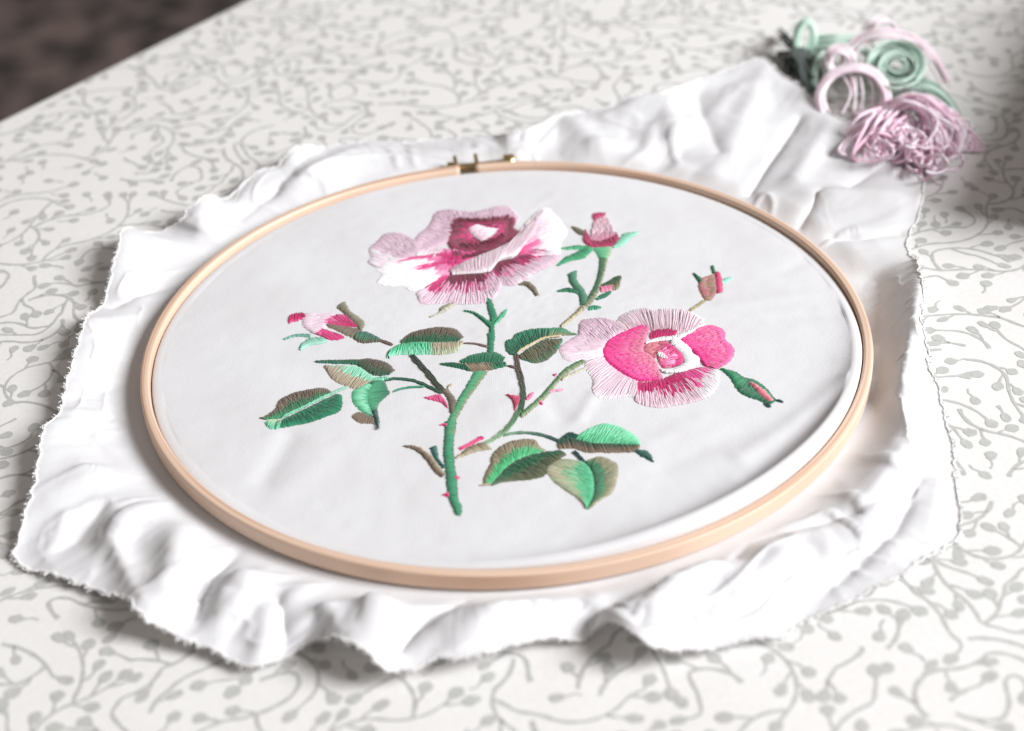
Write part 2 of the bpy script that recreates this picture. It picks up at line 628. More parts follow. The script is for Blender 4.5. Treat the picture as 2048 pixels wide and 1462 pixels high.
def skirt_z(X, Y, u, th):
    n = 0.0010 * vnoise(th * 5.2 + 0.35 * vnoise(X * 70, Y * 70), u * 1.3 + 3) + 0.0003 * vnoise(th * 13 + 0.5 * vnoise(X * 60 + 9, Y * 60), u * 2.2 + 7)
    wx = X + 0.004 * vnoise(X * 55, Y * 55 + 4)
    wy = Y + 0.004 * vnoise(X * 55 + 8, Y * 55)
    cr = 0.00016 * (1 - 2.2 * np.abs(vnoise(wx * 70, wy * 70))) + 0.00007 * (1 - 2 * np.abs(vnoise(wx * 150 + 5, wy * 150)))
    fr = 0.0009 * np.clip(1 - np.abs(vnoise(th * 9 + 1.2 * vnoise(X * 45 + 3, Y * 45), u * 2.6 + 1.5 * vnoise(X * 30, Y * 30 + 2))) * 1.5, 0, 1) ** 3
    fr = fr + 0.0001 * np.clip(1 - np.abs(vnoise(wx * 95 + 2, wy * 95 + 6)) * 1.6, 0, 1) ** 3
    return 0.0026 + n + cr + fr + ridge(X, Y, SKIRT_FOLDS, True)


def build_cloth():
    NT = 1080
    th = np.linspace(-math.pi, math.pi, NT, endpoint=False)
    c, s = np.cos(th), np.sin(th)
    rings = []            # each (x, y, z)
    edge = RI - 0.0030
    for k in range(1, 121):
        r = edge * (1 - (1 - k / 120) ** 1.25)
        x, y = r * c, r * s
        rings.append((x, y, drum_z(x, y)))
    lip = -0.0016 + 0.0046 * np.maximum(0, np.cos(th - TH0)) ** 4
    zt = H + lip
    for a in (0.12, 0.3, 0.5, 0.7, 0.88, 1.0):      # rounded over the inner ring
        r = edge + 0.0030 * a
        z = zt + 0.0006 * np.maximum(0, np.cos(th - TH0)) ** 2 * (1 - (2 * a - 1) ** 2) ** 0.5 - 0.0005 * a ** 4
        rings.append((r * c, r * s, z))
    for q in (0.35, 0.7, 1.0):
        rings.append((RI * c, RI * s, zt * (1 - q) + 0.0012 * q - 0.0005 * (1 - q)))
    rings.append(((RI + 0.0015) * c, (RI + 0.0015) * s, np.full(NT, 0.0011)))
    # outline as a function of the angle
    O = np.array([at(px, py, z * 0.001) for px, py, z in OUTLINE])
    oz = np.array([z for _, _, z in OUTLINE]) * 0.001
    ot = np.arctan2(O[:, 1], O[:, 0])
    orr = np.hypot(O[:, 0], O[:, 1])
    i = np.argsort(ot)
    ot, orr, oz = ot[i], orr[i], oz[i]
    ot = np.r_[ot[-3:] - 2 * math.pi, ot, ot[:3] + 2 * math.pi]
    orr = np.r_[orr[-3:], orr, orr[:3]]
    oz = np.r_[oz[-3:], oz, oz[:3]]
    RB = np.interp(th, ot, orr)
    k5 = np.array([1, 2, 3, 2, 1]) / 9.0
    RB = np.convolve(np.r_[RB[-2:], RB, RB[:2]], k5, 'valid')
    ZB = np.interp(th, ot, oz)
    k9 = np.hanning(15)[1:-1]
    k9 /= k9.sum()
    ZB = np.convolve(np.r_[ZB[-6:], ZB, ZB[:6]], k9, 'valid')
    RB = RB + 0.0004 * vnoise(th * 60, th * 0) + 0.0003 * vnoise(th * 150, th * 0 + 3)
    NU = 110
    r0 = R + 0.0004
    for k in range(NU + 1):
        u = k / NU
        r = r0 + (RB - r0) * u
        x, y = r * c, r * s
        z = skirt_z(x, y, np.full(NT, u), th)
        d_out = RB - r
        env = sstep(0, 0.012 + 0.012 * np.maximum(0, np.cos(th - math.radians(165))), r - r0 + 0.0004)
        z = 0.0010 + (np.maximum(z, 0.0) ) * env
        we = np.exp(-(d_out / 0.009) ** 2)                  # towards the hem: lifted or lying down as traced
        z = z * (1 - we) + (ZB + 0.35 * (z - 0.003)) * we
        z = np.maximum(z, 0.0005 + 0.0002 * vnoise(x * 200, y * 200) ** 2)
        rings.append((x, y, z))
    n = len(rings)
    V = np.stack([np.stack(q, -1) for q in rings])          # n, NT, 3
    # lean the folds a little so that ridges round over and valleys close
    k0 = n - NU - 1
    S = V[k0:]
    dz_t = (np.roll(S[:, :, 2], -1, 1) - np.roll(S[:, :, 2], 1, 1))
    ds = np.linalg.norm(np.roll(S[:, :, :2], -1, 1) - np.roll(S[:, :, :2], 1, 1), axis=-1) + 1e-9
    g = np.clip(dz_t / ds, -1.2, 1.2)
    tx = (np.roll(S[:, :, :2], -1, 1) - np.roll(S[:, :, :2], 1, 1)) / ds[..., None]
    lean = 0.0016 * g * sstep(0.0, 0.1, np.linspace(0, 1, NU + 1))[:, None]
    S[:, :, 0] -= tx[..., 0] * lean * S[:, :, 2] / 0.006
    S[:, :, 1] -= tx[..., 1] * lean * S[:, :, 2] / 0.006
    verts = V.reshape(-1, 3)
    cen = np.array([[0, 0, float(drum_z(np.array([0.0]), np.array([0.0]))[0])]])
    verts = np.vstack([verts, cen])
    ci = len(verts) - 1
    i = np.arange(NT)
    j = (i + 1) % NT
    F = []
    for k in range(n - 1):
        F.append(np.stack([k * NT + i, (k + 1) * NT + i, (k + 1) * NT + j, k * NT + j], -1))
    F = np.vstack(F).tolist()
    F += [(ci, a, (a + 1) % NT) for a in range(NT)]
    o = mesh_obj('embroidered_cloth', verts, F, M_CLOTH)
    tag(o, 'white cotton cloth embroidered with pink roses, stretched in the wooden hoop, frayed hem', 'cloth')
    # frayed hem
    E = V[-1]
    P = V[-4]
    fv, ff = [], []
    rr = random.Random(3)

    def tube(pts, rad, ns=4):
        b = len(fv)
        for a, p in enumerate(pts):
            q0, q1 = pts[max(0, a - 1)], pts[min(len(pts) - 1, a + 1)]
            t = np.array(q1) - np.array(q0)
            t /= (np.linalg.norm(t) + 1e-12)
            ux = np.cross(t, [0, 0, 1.0])
            ux /= (np.linalg.norm(ux) + 1e-9)
            uy = np.cross(ux, t)
            for w in range(ns):
                an = 2 * math.pi * w / ns
                fv.append(np.array(p) + rad * (ux * math.cos(an) + uy * math.sin(an)))
        for a in range(len(pts) - 1):
            for w in range(ns):
                w2 = (w + 1) % ns
                ff.append((b + a * ns + w, b + a * ns + w2, b + (a + 1) * ns + w2, b + (a + 1) * ns + w))

    for k in range(0, NT):
        for rep in range(3):
            if rr.random() < 0.25:
                continue
            a = (k + rr.random()) % NT
            k0_, f_ = int(a), a - int(a)
            p = E[k0_] * (1 - f_) + E[(k0_ + 1) % NT] * f_
            d = E[k0_] - P[k0_]
            d = d / (np.linalg.norm(d) + 1e-9)
            d = d + np.array([rr.uniform(-.7, .7), rr.uniform(-.7, .7), rr.uniform(-.5, .6)])
            d /= np.linalg.norm(d)
            L = rr.uniform(0.0003, 0.0011)
            d2 = d + np.array([rr.uniform(-.8, .8), rr.uniform(-.8, .8), rr.uniform(-.6, .4)])
            pts = [p - d * 0.0005, p + d * L * 0.5, p + d * L * 0.5 + d2 * L * 0.5]
            for w_ in pts:
                w_[2] = max(w_[2], 0.0003)
            tube(pts, rr.uniform(0.00010, 0.00019))
    # the rolled thread along the hem itself, broken and wavering
    hem = [E[k] + np.array([0, 0, 0.0001]) + 0.00012 * np.array([vnoise(k * 0.7, 0.0), vnoise(k * 0.7, 5.0), vnoise(k * .9, 9.0)]) for k in range(NT)]
    for a in range(0, NT, 40):
        tube([hem[(a + q) % NT] for q in range(41)], 0.00026, 5)
    fr = mesh_obj('frayed_edge', fv, ff, M_FRAY, o)
    tag(fr, kind='stuff')
    return o


CLOTH = build_cloth()

# ------------------------------------------------------------------ the hoop
def ring_mesh(r_in, r_out, z0, z1, a0, a1, n, bev, zt=None):
    """swept rounded rectangle; zt(theta) lifts the top"""
    prof = []
    for cx, cz, s0 in ((r_out - bev, z1 - bev, 0), (r_in + bev, z1 - bev, 90), (r_in + bev, z0 + bev, 180), (r_out - bev, z0 + bev, 270)):
        for k in range(5):
            a = math.radians(s0 + 90 * k / 4)
            prof.append((cx + bev * math.cos(a), cz + bev * math.sin(a)))
    m = len(prof)
    closed = abs((a1 - a0) - 2 * math.pi) < 1e-6
    cnt = n if closed else n + 1
    L = np.r_[0, np.cumsum([math.dist(prof[k], prof[k + 1]) for k in range(m - 1)])]
    V, F, UV = [], [], []
    for i in range(cnt):
        t = a0 + (a1 - a0) * i / n
        dz = zt(t) if zt else 0.0
        for k, (r, z) in enumerate(prof):
            V.append((r * math.cos(t), r * math.sin(t), z + dz))
            UV.append((t * r_out, L[k] if L[k] < L[-1] * 0.5 else L[-1] - L[k]))
    for i in range(cnt if closed else cnt - 1):
        j = (i + 1) % cnt
        for k in range(m):
            q = (k + 1) % m
            F.append((i * m + k, j * m + k, j * m + q, i * m + q))
    if not closed:
        F.append(tuple(range(m)))
        F.append(tuple((cnt - 1) * m + k for k in range(m))[::-1])
    return V, F, UV


def build_hoop():
    hoop = empty('embroidery_hoop', (0, 0, 0))
    tag(hoop, 'round pale wooden embroidery hoop with brass screw, holding the stretched rose cloth', 'embroidery hoop')
    g = at(934, 330, H)
    ga = math.atan2(g[1], g[0])
    half = 0.0026 / R
    V, F, UV = ring_mesh(RI + 0.0004, R, 0.0018, H, ga + half, ga - half + 2 * math.pi, 420, 0.0007)
    mesh_obj('outer_ring', V, F, M_WOOD, hoop, uvs=np.array(UV))

    def lip(t):
        return -0.0016 + 0.0046 * max(0.0, math.cos(t - TH0)) ** 4 - 0.0004
    V, F, UV = ring_mesh(RI - 0.0027, RI - 0.0003, 0.0032, H, 0, 2 * math.pi, 300, 0.0008, lip)
    mesh_obj('inner_ring', V, F, M_WOOD, hoop, uvs=np.array(UV))
    # brass fittings behind the gap
    rad = np.array([math.cos(ga), math.sin(ga), 0])
    tan = np.array([-math.sin(ga), math.cos(ga), 0])
    if tan[0] < 0:
        tan = -tan
    upv = np.array([0, 0, 1.0])

    def P(t, r, z):
        return rad * (R + r) + tan * t + upv * z

    def box(name, t0, t1, r0, r1, z0, z1, parent):
        b = 0.0003
        v, f = [], []
        for (tt, e) in ((t0, b), (t0 + b, 0), (t1 - b, 0), (t1, b)):
            v += [P(tt, r0 + e, z0 + e), P(tt, r1 - e, z0 + e), P(tt, r1 - e, z1 - e), P(tt, r0 + e, z1 - e)]
        for k in range(3):
            for q in range(4):
                w = (q + 1) % 4
                f.append((4 * k + q, 4 * k + w, 4 * k + 4 + w, 4 * k + 4 + q))
        f += [(3, 2, 1, 0), (12, 13, 14, 15)]
        return mesh_obj(name, v, f, M_BRASS, parent, smooth=False)

    def cyl(name, t0, t1, r, z, prof, parent, ns=20, knurl=0.0):
        v, f = [], []
        m = len(prof)
        for (q, rr) in prof:
            for k in range(ns):
                a = 2 * math.pi * k / ns
                ra = rr * (1 + (knurl if k % 2 else 0))
                v.append(P(t0 + (t1 - t0) * q, r + ra * math.cos(a), z + ra * math.sin(a)))
        for k in range(m - 1):
            for w in range(ns):
                x = (w + 1) % ns
                f.append((k * ns + w, k * ns + x, (k + 1) * ns + x, (k + 1) * ns + w))
        f += [tuple(range(ns))[::-1], tuple((m - 1) * ns + k for k in range(ns))]
        return mesh_obj(name, v, f, M_BRASS, parent)

    for sgn in (-1, 1):
        a, b = sorted((sgn * 0.0028, sgn * 0.0040))
        lug = box('bracket', a, b, -0.0009, 0.0058, 0.0022, H + 0.0004, hoop)
        a, b = sorted((sgn * 0.0040, sgn * 0.0090))
        box('bracket_plate', a, b, 0.00035, 0.0011, 0.0026, H - 0.0006, lug)
    sc_ = cyl('screw', -0.0065, 0.0125, 0.0034, H - 0.0030, [(0, 0.0009), (0.03, 0.0012), (0.97, 0.0012), (1, 0.0011)], hoop)
    cyl('screw_knob', 0.0122, 0.0162, 0.0034, H - 0.0030, [(0, 0.0016), (0.1, 0.0026), (0.85, 0.0026), (1, 0.0019)], sc_, 28, 0.05)
    cyl('nut', -0.0062, -0.0041, 0.0034, H - 0.0030, [(0, 0.0018), (0.1, 0.0021), (0.9, 0.0021), (1, 0.0018)], sc_, 6)
    return hoop


HOOP = build_hoop()

# ------------------------------------------------------------------ the embroidery
ZOOM = {1: (720, 380, 600 / 2048), 2: (500, 580, 560 / 2048), 3: (1000, 500, 600 / 2048), 4: (760, 760, 600 / 2048)}
ZD = H - 0.0012


def curve_world(z, pts):
    ox, oy, k = ZOOM[z]
    P = np.array([(ox + k * x, oy + k * y) for x, y in pts], float)
    W = at_many(P, ZD)[:, :2]
    if len(W) > 2:                       # smooth the traced corners a little (Catmull-Rom)
        Q = np.vstack([2 * W[0] - W[1], W, 2 * W[-1] - W[-2]])
        out = []
        for i in range(1, len(Q) - 2):
            for t in np.linspace(0, 1, 6, endpoint=False):
                a, b, c, d = Q[i - 1], Q[i], Q[i + 1], Q[i + 2]
                out.append(0.5 * (2 * b + (c - a) * t + (2 * a - 5 * b + 4 * c - d) * t * t + (3 * b - a - 3 * c + d) * t ** 3))
        out.append(Q[-2])
        W = np.array(out)
    L = np.r_[0, np.cumsum(np.linalg.norm(np.diff(W, axis=0), axis=1))]
    return W, L


def along(cv, t):
    W, L = cv
    s = np.clip(t, 0, 1) * L[-1]
    return np.array([np.interp(s, L, W[:, 0]), np.interp(s, L, W[:, 1])])


def shade(stops, s):
    if s <= stops[0][0]:
        return np.array(stops[0][1], float)
    for (a, ca), (b, cb) in zip(stops, stops[1:]):
        if s <= b:
            k = (s - a) / (b - a + 1e-9)
            k = k * k * (3 - 2 * k)
            return np.array(ca, float) * (1 - k) + np.array(cb, float) * k
    return np.array(stops[-1][1], float)


class Stitch:
    def __init__(self, seed):
        self.V, self.F, self.C = [], [], []
        self.r = random.Random(seed)

    def thread(self, a, b, col0, width, lift, base):
        """one lay of floss from a to b; col0(s) gives its colour"""
        L = float(np.linalg.norm(b - a))
        if L < 0.00015:
            return
        n = max(4, min(9, int(L / 0.0007) + 3))
        d = (b - a) / L
        nrm = np.array([-d[1], d[0]])
        s = np.linspace(0, 1, n)
        P = a[None] + (b - a)[None] * s[:, None]
        bow = self.r.uniform(-0.05, 0.05) * L
        P = P + nrm[None] * (bow * np.sin(np.pi * s))[:, None]
        arch = np.sin(np.pi * np.clip(s, 0.0, 1.0)) ** 0.5
        k0 = len(self.V)
        for i in range(n):
            w = width * 0.5 * (0.72 + 0.28 * arch[i])
            h = base + lift * arch[i]
            c = col0(s[i])
            self.V += [(P[i][0] - nrm[0] * w, P[i][1] - nrm[1] * w, h - 0.00012), (P[i][0] - nrm[0] * w * .5, P[i][1] - nrm[1] * w * .5, h + width * 0.28 * arch[i]),
                       (P[i][0] + nrm[0] * w * .5, P[i][1] + nrm[1] * w * .5, h + width * 0.28 * arch[i]), (P[i][0] + nrm[0] * w, P[i][1] + nrm[1] * w, h - 0.00012)]
            self.C += [c, c, c, c]
        for i in range(n - 1):
            q = k0 + 4 * i
            for e in range(3):
                self.F.append((q + e, q + 4 + e, q + 5 + e, q + 1 + e))

    def patch(self, z, A, B, cols, width=0.00046, slant=0.0, lift=0.00024, base=0.0001, jag=0.12, piece=0.0058, dens=1.3, vary=0.07, ragged=0.0003, alt=None):
        """satin / long-and-short stitches ruled between two traced curves (crop z of the photo).
        cols: stops [(s, rgb)...] or [(t, stops), ...]"""
        r = self.r
        ca, cb = curve_world(z, A), curve_world(z, B)
        n = max(2, int(max(ca[1][-1], cb[1][-1]) / (width * 0.72) * dens))
        multi = isinstance(cols[0][1], list)
        for i in range(n):
            t = (i + 0.5 + r.uniform(-.3, .3)) / n
            a = along(ca, t - slant)
            b = along(cb, t + slant * 0.4)
            L = float(np.linalg.norm(b - a))
            if L < 1e-5:
                continue
            d = (b - a) / L
            a = a - d * r.uniform(-0.4, 1) * ragged
            b = b + d * r.uniform(-0.4, 1) * ragged
            if multi:
                tj = t + r.uniform(-.05, .05)
                st = cols[0][1]
                for (t0, q) in cols:
                    if tj >= t0:
                        st = q
            else:
                st = cols
            v = 1 + r.uniform(-vary, vary)
            k = max(1, int(math.ceil(L / piece)))
            cuts = [0.0] + [min(0.97, max(0.03, (q + r.uniform(-.42, .42)) / k)) for q in range(1, k)] + [1.0]
            for q in range(k):
                s0, s1 = cuts[q], cuts[q + 1]
                j = r.uniform(-jag, jag)
                vv = v * (1 + r.uniform(-vary, vary) * 0.6)
                mid = None
                if k > 1:
                    mid = 0.5 * (s0 + s1) + j          # one colour of floss for each lay
                    if q == 0:
                        mid = min(mid, s1 * 0.7)
                    if q == k - 1:
                        mid = max(mid, s0 + (1 - s0) * 0.6)
                e0 = max(0.0, s0 - 0.06) if q else 0.0
                pa, pb = a + (b - a) * e0, a + (b - a) * s1
                if mid is not None:
                    cc = np.clip(lin(alt[1] if alt and r.random() < alt[0] else shade(st, mid)) * vv, 0, 0.95)
                    f = lambda s, cc=cc: cc
                else:
                    f = lambda s, j=j, st=st, vv=vv: np.clip(lin(shade(st, s + j * 0.8)) * vv, 0, 0.95)
                self.thread(pa, pb, f, width * r.uniform(0.85, 1.15), lift * r.uniform(0.8, 1.2), base)
        return self

    def line(self, z, pts, w, col, col2=None, width=0.00040, base=0.0001, lift=0.00022, step=0.0012):
        """stem stitch along a traced line; w = width in crop units"""
        ox, oy, k = ZOOM[z]
        ww = w * k / 7.3 * 0.001
        cv = curve_world(z, pts)
        m = max(1, int(round(ww / (width * 0.75))))
        nn = max(2, int(cv[1][-1] / step))
        for q in range(m):
            off = (q - (m - 1) / 2) * width * 0.75
            for i in range(nn):
                t0 = (i + self.r.uniform(-.4, .1) + (q % 2) * 0.5) / nn
                t1 = t0 + 1.9 / nn
                a, b = along(cv, t0), along(cv, t1)
                L = np.linalg.norm(b - a)
                if L < 1e-5:
                    continue
                nr = np.array([-(b - a)[1], (b - a)[0]]) / L
                c = np.array(col if col2 is None else [col[e] * (1 - t0) + col2[e] * t0 for e in range(3)])
                cc = np.clip(lin(np.clip(c, 0, 255)) * (1 + self.r.uniform(-.12, .12)), 0, 0.95)
                self.thread(a + nr * (off - width * .22), b + nr * (off + width * .22), lambda s, cc=cc: cc, width, lift, base)
        return self

    def done(self, name, parent, label=None):
        V = np.array(self.V)
        V[:, 2] += drum_z(V[:, 0], V[:, 1])
        o = mesh_obj(name, V, self.F, M_STITCH, parent, colors=np.array(self.C))
        if label:
            o['label'] = label
        return o


_seed = [100]


def S():
    _seed[0] += 1
    return Stitch(_seed[0])


PALE = (233, 204, 219)
PALE2 = (226, 194, 211)
WHITE = (250, 246, 248)
HOT = (226, 70, 140)
MAG = (196, 38, 106)
DARK = (150, 36, 80)
PLUM = (112, 52, 66)
DG = (38, 98, 70)
MG = (58, 142, 102)
LG = (96, 196, 146)
MINT = (150, 224, 194)
OLIVE = (112, 102, 84)
TAN = (186, 172, 146)
SLATE = (38, 82, 82)
BROWN = (104, 88, 76)

# ---- first rose (top)
rose = S()
rose.patch(1, [(735, 262), (800, 240), (870, 248), (935, 262), (948, 285), (900, 325), (830, 352), (765, 318), (735, 262)],
           [(640, 255), (660, 208), (820, 208), (1020, 196), (1040, 262), (1078, 302), (900, 402), (690, 405), (600, 345), (640, 255)],
           [(0, HOT), (0.25, MAG), (0.6, DARK), (1, (138, 48, 78))], jag=0.35, vary=0.22, ragged=0.0007, piece=0.0026, alt=(0.3, PLUM))
rose.patch(1, [(600, 352), (690, 395), (820, 408), (930, 372), (1060, 300)], [(640, 470), (730, 470), (830, 442), (940, 402), (1075, 312)],
           [(0, DARK), (0.5, (150, 50, 84)), (1, PLUM)], jag=0.4, vary=0.22, ragged=0.0006)
rose.patch(1, [(655, 300), (668, 232), (820, 222), (1010, 212), (1028, 268), (1062, 300)], [(612, 300), (640, 200), (822, 194), (1040, 178), (1052, 255), (1092, 292)], [(0, PLUM), (1, (150, 50, 84))], dens=0.5, ragged=0.0009, vary=0.25, base=0.0003)
rose.patch(1, [(690, 395), (800, 400), (900, 370), (1000, 325)], [(660, 370), (800, 352), (880, 345), (975, 295)], [(0, PLUM), (1, (140, 48, 78))], dens=0.55, ragged=0.0008, vary=0.25, base=0.0003)
rose.patch(1, [(742, 265), (770, 310), (830, 352)], [(800, 240), (870, 262), (945, 272)], [(0, (226, 190, 204)), (0.6, (232, 208, 218)), (1, WHITE)], base=0.0004)
rose = rose.done('rose', CLOTH, 'pink and white rose with a dark crimson heart, widest of the blooms')
S().patch(1, [(480, 402), (600, 352), (640, 285), (660, 212), (760, 205), (850, 209), (950, 214), (1025, 198), (1062, 235)],
          [(352, 402), (388, 315), (470, 240), (520, 152), (600, 130), (760, 150), (860, 130), (1000, 106), (1088, 180)],
          [(0, PALE2), (0.6, (226, 196, 212)), (0.93, PALE), (1, WHITE)]).done('petal', rose)
S().patch(1, [(400, 396), (395, 430), (300, 470), (190, 548)], [(345, 325), (285, 298), (180, 294), (115, 350), (63, 398), (75, 452), (58, 492), (125, 532)],
          [(0.0, [(0, PALE2), (0.5, (232, 206, 220)), (1, PALE)]), (0.55, [(0, WHITE), (0.7, (244, 226, 236)), (1, WHITE)])]).done('petal', rose)
S().patch(1, [(570, 430), (600, 470), (625, 520), (625, 570)], [(225, 480), (110, 525), (150, 572), (120, 630), (200, 652), (285, 648), (340, 682), (420, 672)],
          [(0.0, [(0, MAG), (0.35, HOT), (0.8, (232, 110, 165)), (0.92, WHITE), (1, WHITE)]), (0.14, [(0, HOT), (0.2, (238, 150, 190)), (0.32, WHITE), (1, WHITE)]),
           (0.36, [(0, MAG), (0.45, HOT), (0.62, WHITE), (1, WHITE)]), (0.52, [(0, HOT), (0.2, (236, 160, 196)), (0.3, WHITE), (1, WHITE)])], jag=0.10, dens=1.1).done('petal', rose)
S().patch(1, [(420, 402), (500, 398), (600, 398), (700, 404), (810, 412)], [(380, 440), (520, 470), (620, 480), (700, 468), (760, 440)],
          [(0.0, [(0, PALE), (1, WHITE)]), (0.42, [(0, PALE), (0.4, HOT), (1, MAG)])], jag=0.2).done('petal', rose)
S().patch(1, [(560, 440), (620, 478), (700, 470), (800, 452)], [(490, 575), (560, 575), (625, 562), (720, 490)],
          [(0, MAG), (0.5, HOT), (1, (238, 150, 190))], jag=0.25).done('petal', rose)
S().patch(1, [(1050, 345), (1085, 400), (1085, 450)], [(1150, 215), (1262, 118), (1330, 170), (1385, 232), (1412, 290), (1372, 350), (1364, 440)],
          [(0.0, [(0, PALE2), (0.5, PALE), (0.8, (242, 228, 236)), (1, WHITE)]), (0.55, [(0, HOT), (0.42, (230, 110, 165)), (0.5, (240, 200, 220)), (0.62, WHITE), (1, WHITE)])]).done('petal', rose)
S().patch(1, [(905, 548), (960, 484), (1050, 462), (1110, 420), (1195, 400)], [(965, 642), (1045, 650), (1132, 610), (1205, 560), (1285, 520), (1342, 482), (1364, 430)],
          [(0, PLUM), (0.24, (136, 42, 74)), (0.4, HOT), (0.46, (228, 180, 203)), (0.9, PALE), (1, WHITE)], jag=0.16, vary=0.12).done('petal', rose)
S().patch(1, [(560, 590), (640, 577), (750, 572), (860, 566), (905, 548)], [(388, 712), (405, 755), (440, 778), (570, 770), (700, 777), (850, 766), (905, 742), (952, 690), (962, 640)],
          [(0.0, [(0, HOT), (0.45, MAG), (0.6, (234, 195, 213)), (0.92, PALE), (1, WHITE)]),
           (0.2, [(0, PLUM), (0.24, (122, 44, 70)), (0.42, MAG), (0.54, (232, 180, 204)), (0.93, PALE), (1, WHITE)]),
           (0.8, [(0, PLUM), (0.12, MAG), (0.25, (230, 188, 208)), (0.9, PALE), (1, WHITE)])], jag=0.2, vary=0.1).done('petal', rose)
S().patch(1, [(612, 556), (700, 502), (820, 450), (940, 402), (1050, 342), (1130, 262), (1200, 190), (1262, 130)],
          [(632, 582), (750, 573), (870, 562), (905, 535), (960, 474), (1050, 452), (1100, 405), (1125, 365)],
          [(0, WHITE), (0.2, (228, 204, 213)), (0.85, (220, 194, 204)), (1, WHITE)], lift=0.0004, base=0.0004, piece=0.02, dens=2.0).done('petal', rose)
# sepals below it
S().patch(1, [(1085, 646), (1130, 650), (1170, 682), (1200, 722)], [(1092, 640), (1140, 620), (1190, 652), (1222, 715)], [(0, OLIVE), (1, (130, 122, 98))]).done('sepal', rose)
S().patch(1, [(476, 868), (540, 836), (552, 800), (640, 766)], [(482, 864), (562, 836), (622, 800), (652, 772)], [(0, (150, 148, 124)), (1, (205, 202, 182))]).done('sepal', rose)

# ---- second rose (right)
rose2 = S()
rose2.patch(3, [(1072, 700), (1085, 760), (1115, 812)], [(1150, 632), (1225, 672), (1262, 735), (1245, 790)], [(0, (216, 120, 150)), (0.3, HOT), (0.55, (236, 170, 205)), (0.8, MAG), (1, HOT)], jag=0.4, vary=0.2, piece=0.0025)
rose2.patch(3, [(1002, 642), (980, 690), (1050, 742)], [(1152, 618), (1122, 662), (1078, 718)], [(0, (196, 104, 118)), (0.6, (206, 120, 132)), (1, (168, 62, 92))], vary=0.15, piece=0.003)
rose2.patch(3, [(1075, 720), (1100, 740), (1140, 745)], [(1085, 700), (1115, 712), (1130, 730)], [(0, WHITE), (1, (240, 200, 215))], base=0.0005)
rose2 = rose2.done('rose', CLOTH, 'hot pink and white rose with pale pleated outer petals')
S().patch(3, [(862, 560), (920, 527), (1000, 522), (1040, 548), (1100, 550), (1180, 562), (1240, 562), (1340, 520)],
          [(788, 492), (830, 442), (900, 412), (980, 395), (1060, 408), (1100, 398), (1200, 400), (1290, 412), (1392, 470)],
          [(0, (208, 172, 184)), (0.4, (230, 204, 214)), (0.9, (236, 212, 222)), (1, WHITE)], width=0.00052, vary=0.14, piece=0.012).done('petal', rose2)
S().patch(3, [(1190, 578), (1280, 546), (1385, 492)], [(1185, 628), (1240, 604), (1390, 526)], [(0, WHITE), (1, WHITE)]).done('petal', rose2)
S().patch(3, [(600, 668), (660, 660), (730, 632), (800, 575), (865, 545)], [(536, 580), (552, 485), (640, 464), (720, 464), (785, 490)], [(0, (234, 208, 222)), (1, (230, 200, 217))]).done('petal', rose2)
S().patch(3, [(728, 630), (705, 680), (712, 720)], [(536, 575), (430, 642), (408, 672), (420, 712), (475, 755), (580, 752)], [(0.0, [(0, PALE), (0.6, (236, 212, 224)), (1, PALE)]), (0.6, [(0, WHITE), (0.8, (240, 220, 230)), (1, WHITE)])]).done('petal', rose2)
S().patch(3, [(712, 722), (742, 768), (795, 812), (850, 848), (905, 876), (940, 895)], [(578, 772), (600, 825), (636, 880), (632, 955), (662, 1002), (750, 1012), (850, 1000), (930, 1000)],
          [(0, (226, 190, 206)), (0.3, (236, 210, 222)), (0.95, (238, 216, 226)), (1, WHITE)], width=0.00058, vary=0.14, dens=1.35, piece=0.02).done('petal', rose2)
S().patch(3, [(940, 898), (1000, 902), (1100, 882), (1160, 858), (1250, 830), (1340, 808), (1410, 800)], [(925, 1030), (960, 1050), (1080, 1076), (1200, 1056), (1300, 1040), (1400, 1010), (1472, 960), (1492, 900), (1502, 842)],
          [(0.0, [(0, MAG), (0.42, (206, 44, 112)), (0.55, (240, 196, 214)), (1, (240, 214, 224))]), (0.62, [(0, HOT), (0.32, (228, 90, 155)), (0.45, (240, 205, 220)), (1, WHITE)])],
          jag=0.22, width=0.00052, vary=0.12).done('petal', rose2)
S().patch(3, [(1022, 528), (1002, 590), (988, 640), (976, 690), (1020, 716), (1060, 756), (1086, 820), (1112, 870)],
          [(960, 517), (880, 545), (780, 590), (722, 640), (700, 700), (730, 762), (800, 817), (880, 867), (960, 895), (1075, 885)],
          [(0, (228, 132, 158)), (0.35, (232, 110, 158)), (0.75, (240, 74, 152)), (1, (236, 50, 140))], jag=0.3, vary=0.12, piece=0.0022, lift=0.0004).done('petal', rose2)
S().patch(3, [(1030, 602), (1100, 592), (1195, 585)], [(1038, 552), (1100, 538), (1150, 532), (1225, 538)], [(0, MAG), (1, (170, 24, 88))], ragged=0.0007, vary=0.2).done('petal', rose2)
S().patch(3, [(995, 645), (1060, 606), (1185, 588)], [(1012, 634), (1080, 626), (1190, 615)], [(0, WHITE), (1, WHITE)], base=0.0004).done('petal', rose2)
S().patch(3, [(1165, 640), (1222, 688), (1262, 740), (1250, 785), (1160, 818), (1100, 815)], [(1205, 598), (1290, 660), (1312, 712), (1358, 740), (1342, 792), (1270, 828), (1160, 842), (1098, 832)],
          [(0, WHITE), (1, WHITE)], base=0.0004).done('petal', rose2)
S().patch(3, [(1240, 612), (1252, 648), (1312, 692), (1362, 742), (1392, 788)], [(1392, 522), (1460, 513), (1528, 545), (1542, 612), (1592, 662), (1592, 722), (1550, 772), (1480, 812)],
          [(0, (234, 46, 140)), (0.4, (232, 78, 150)), (0.7, (230, 118, 160)), (1, (238, 96, 158))], jag=0.3, vary=0.15, piece=0.0024, lift=0.0004).done('petal', rose2)

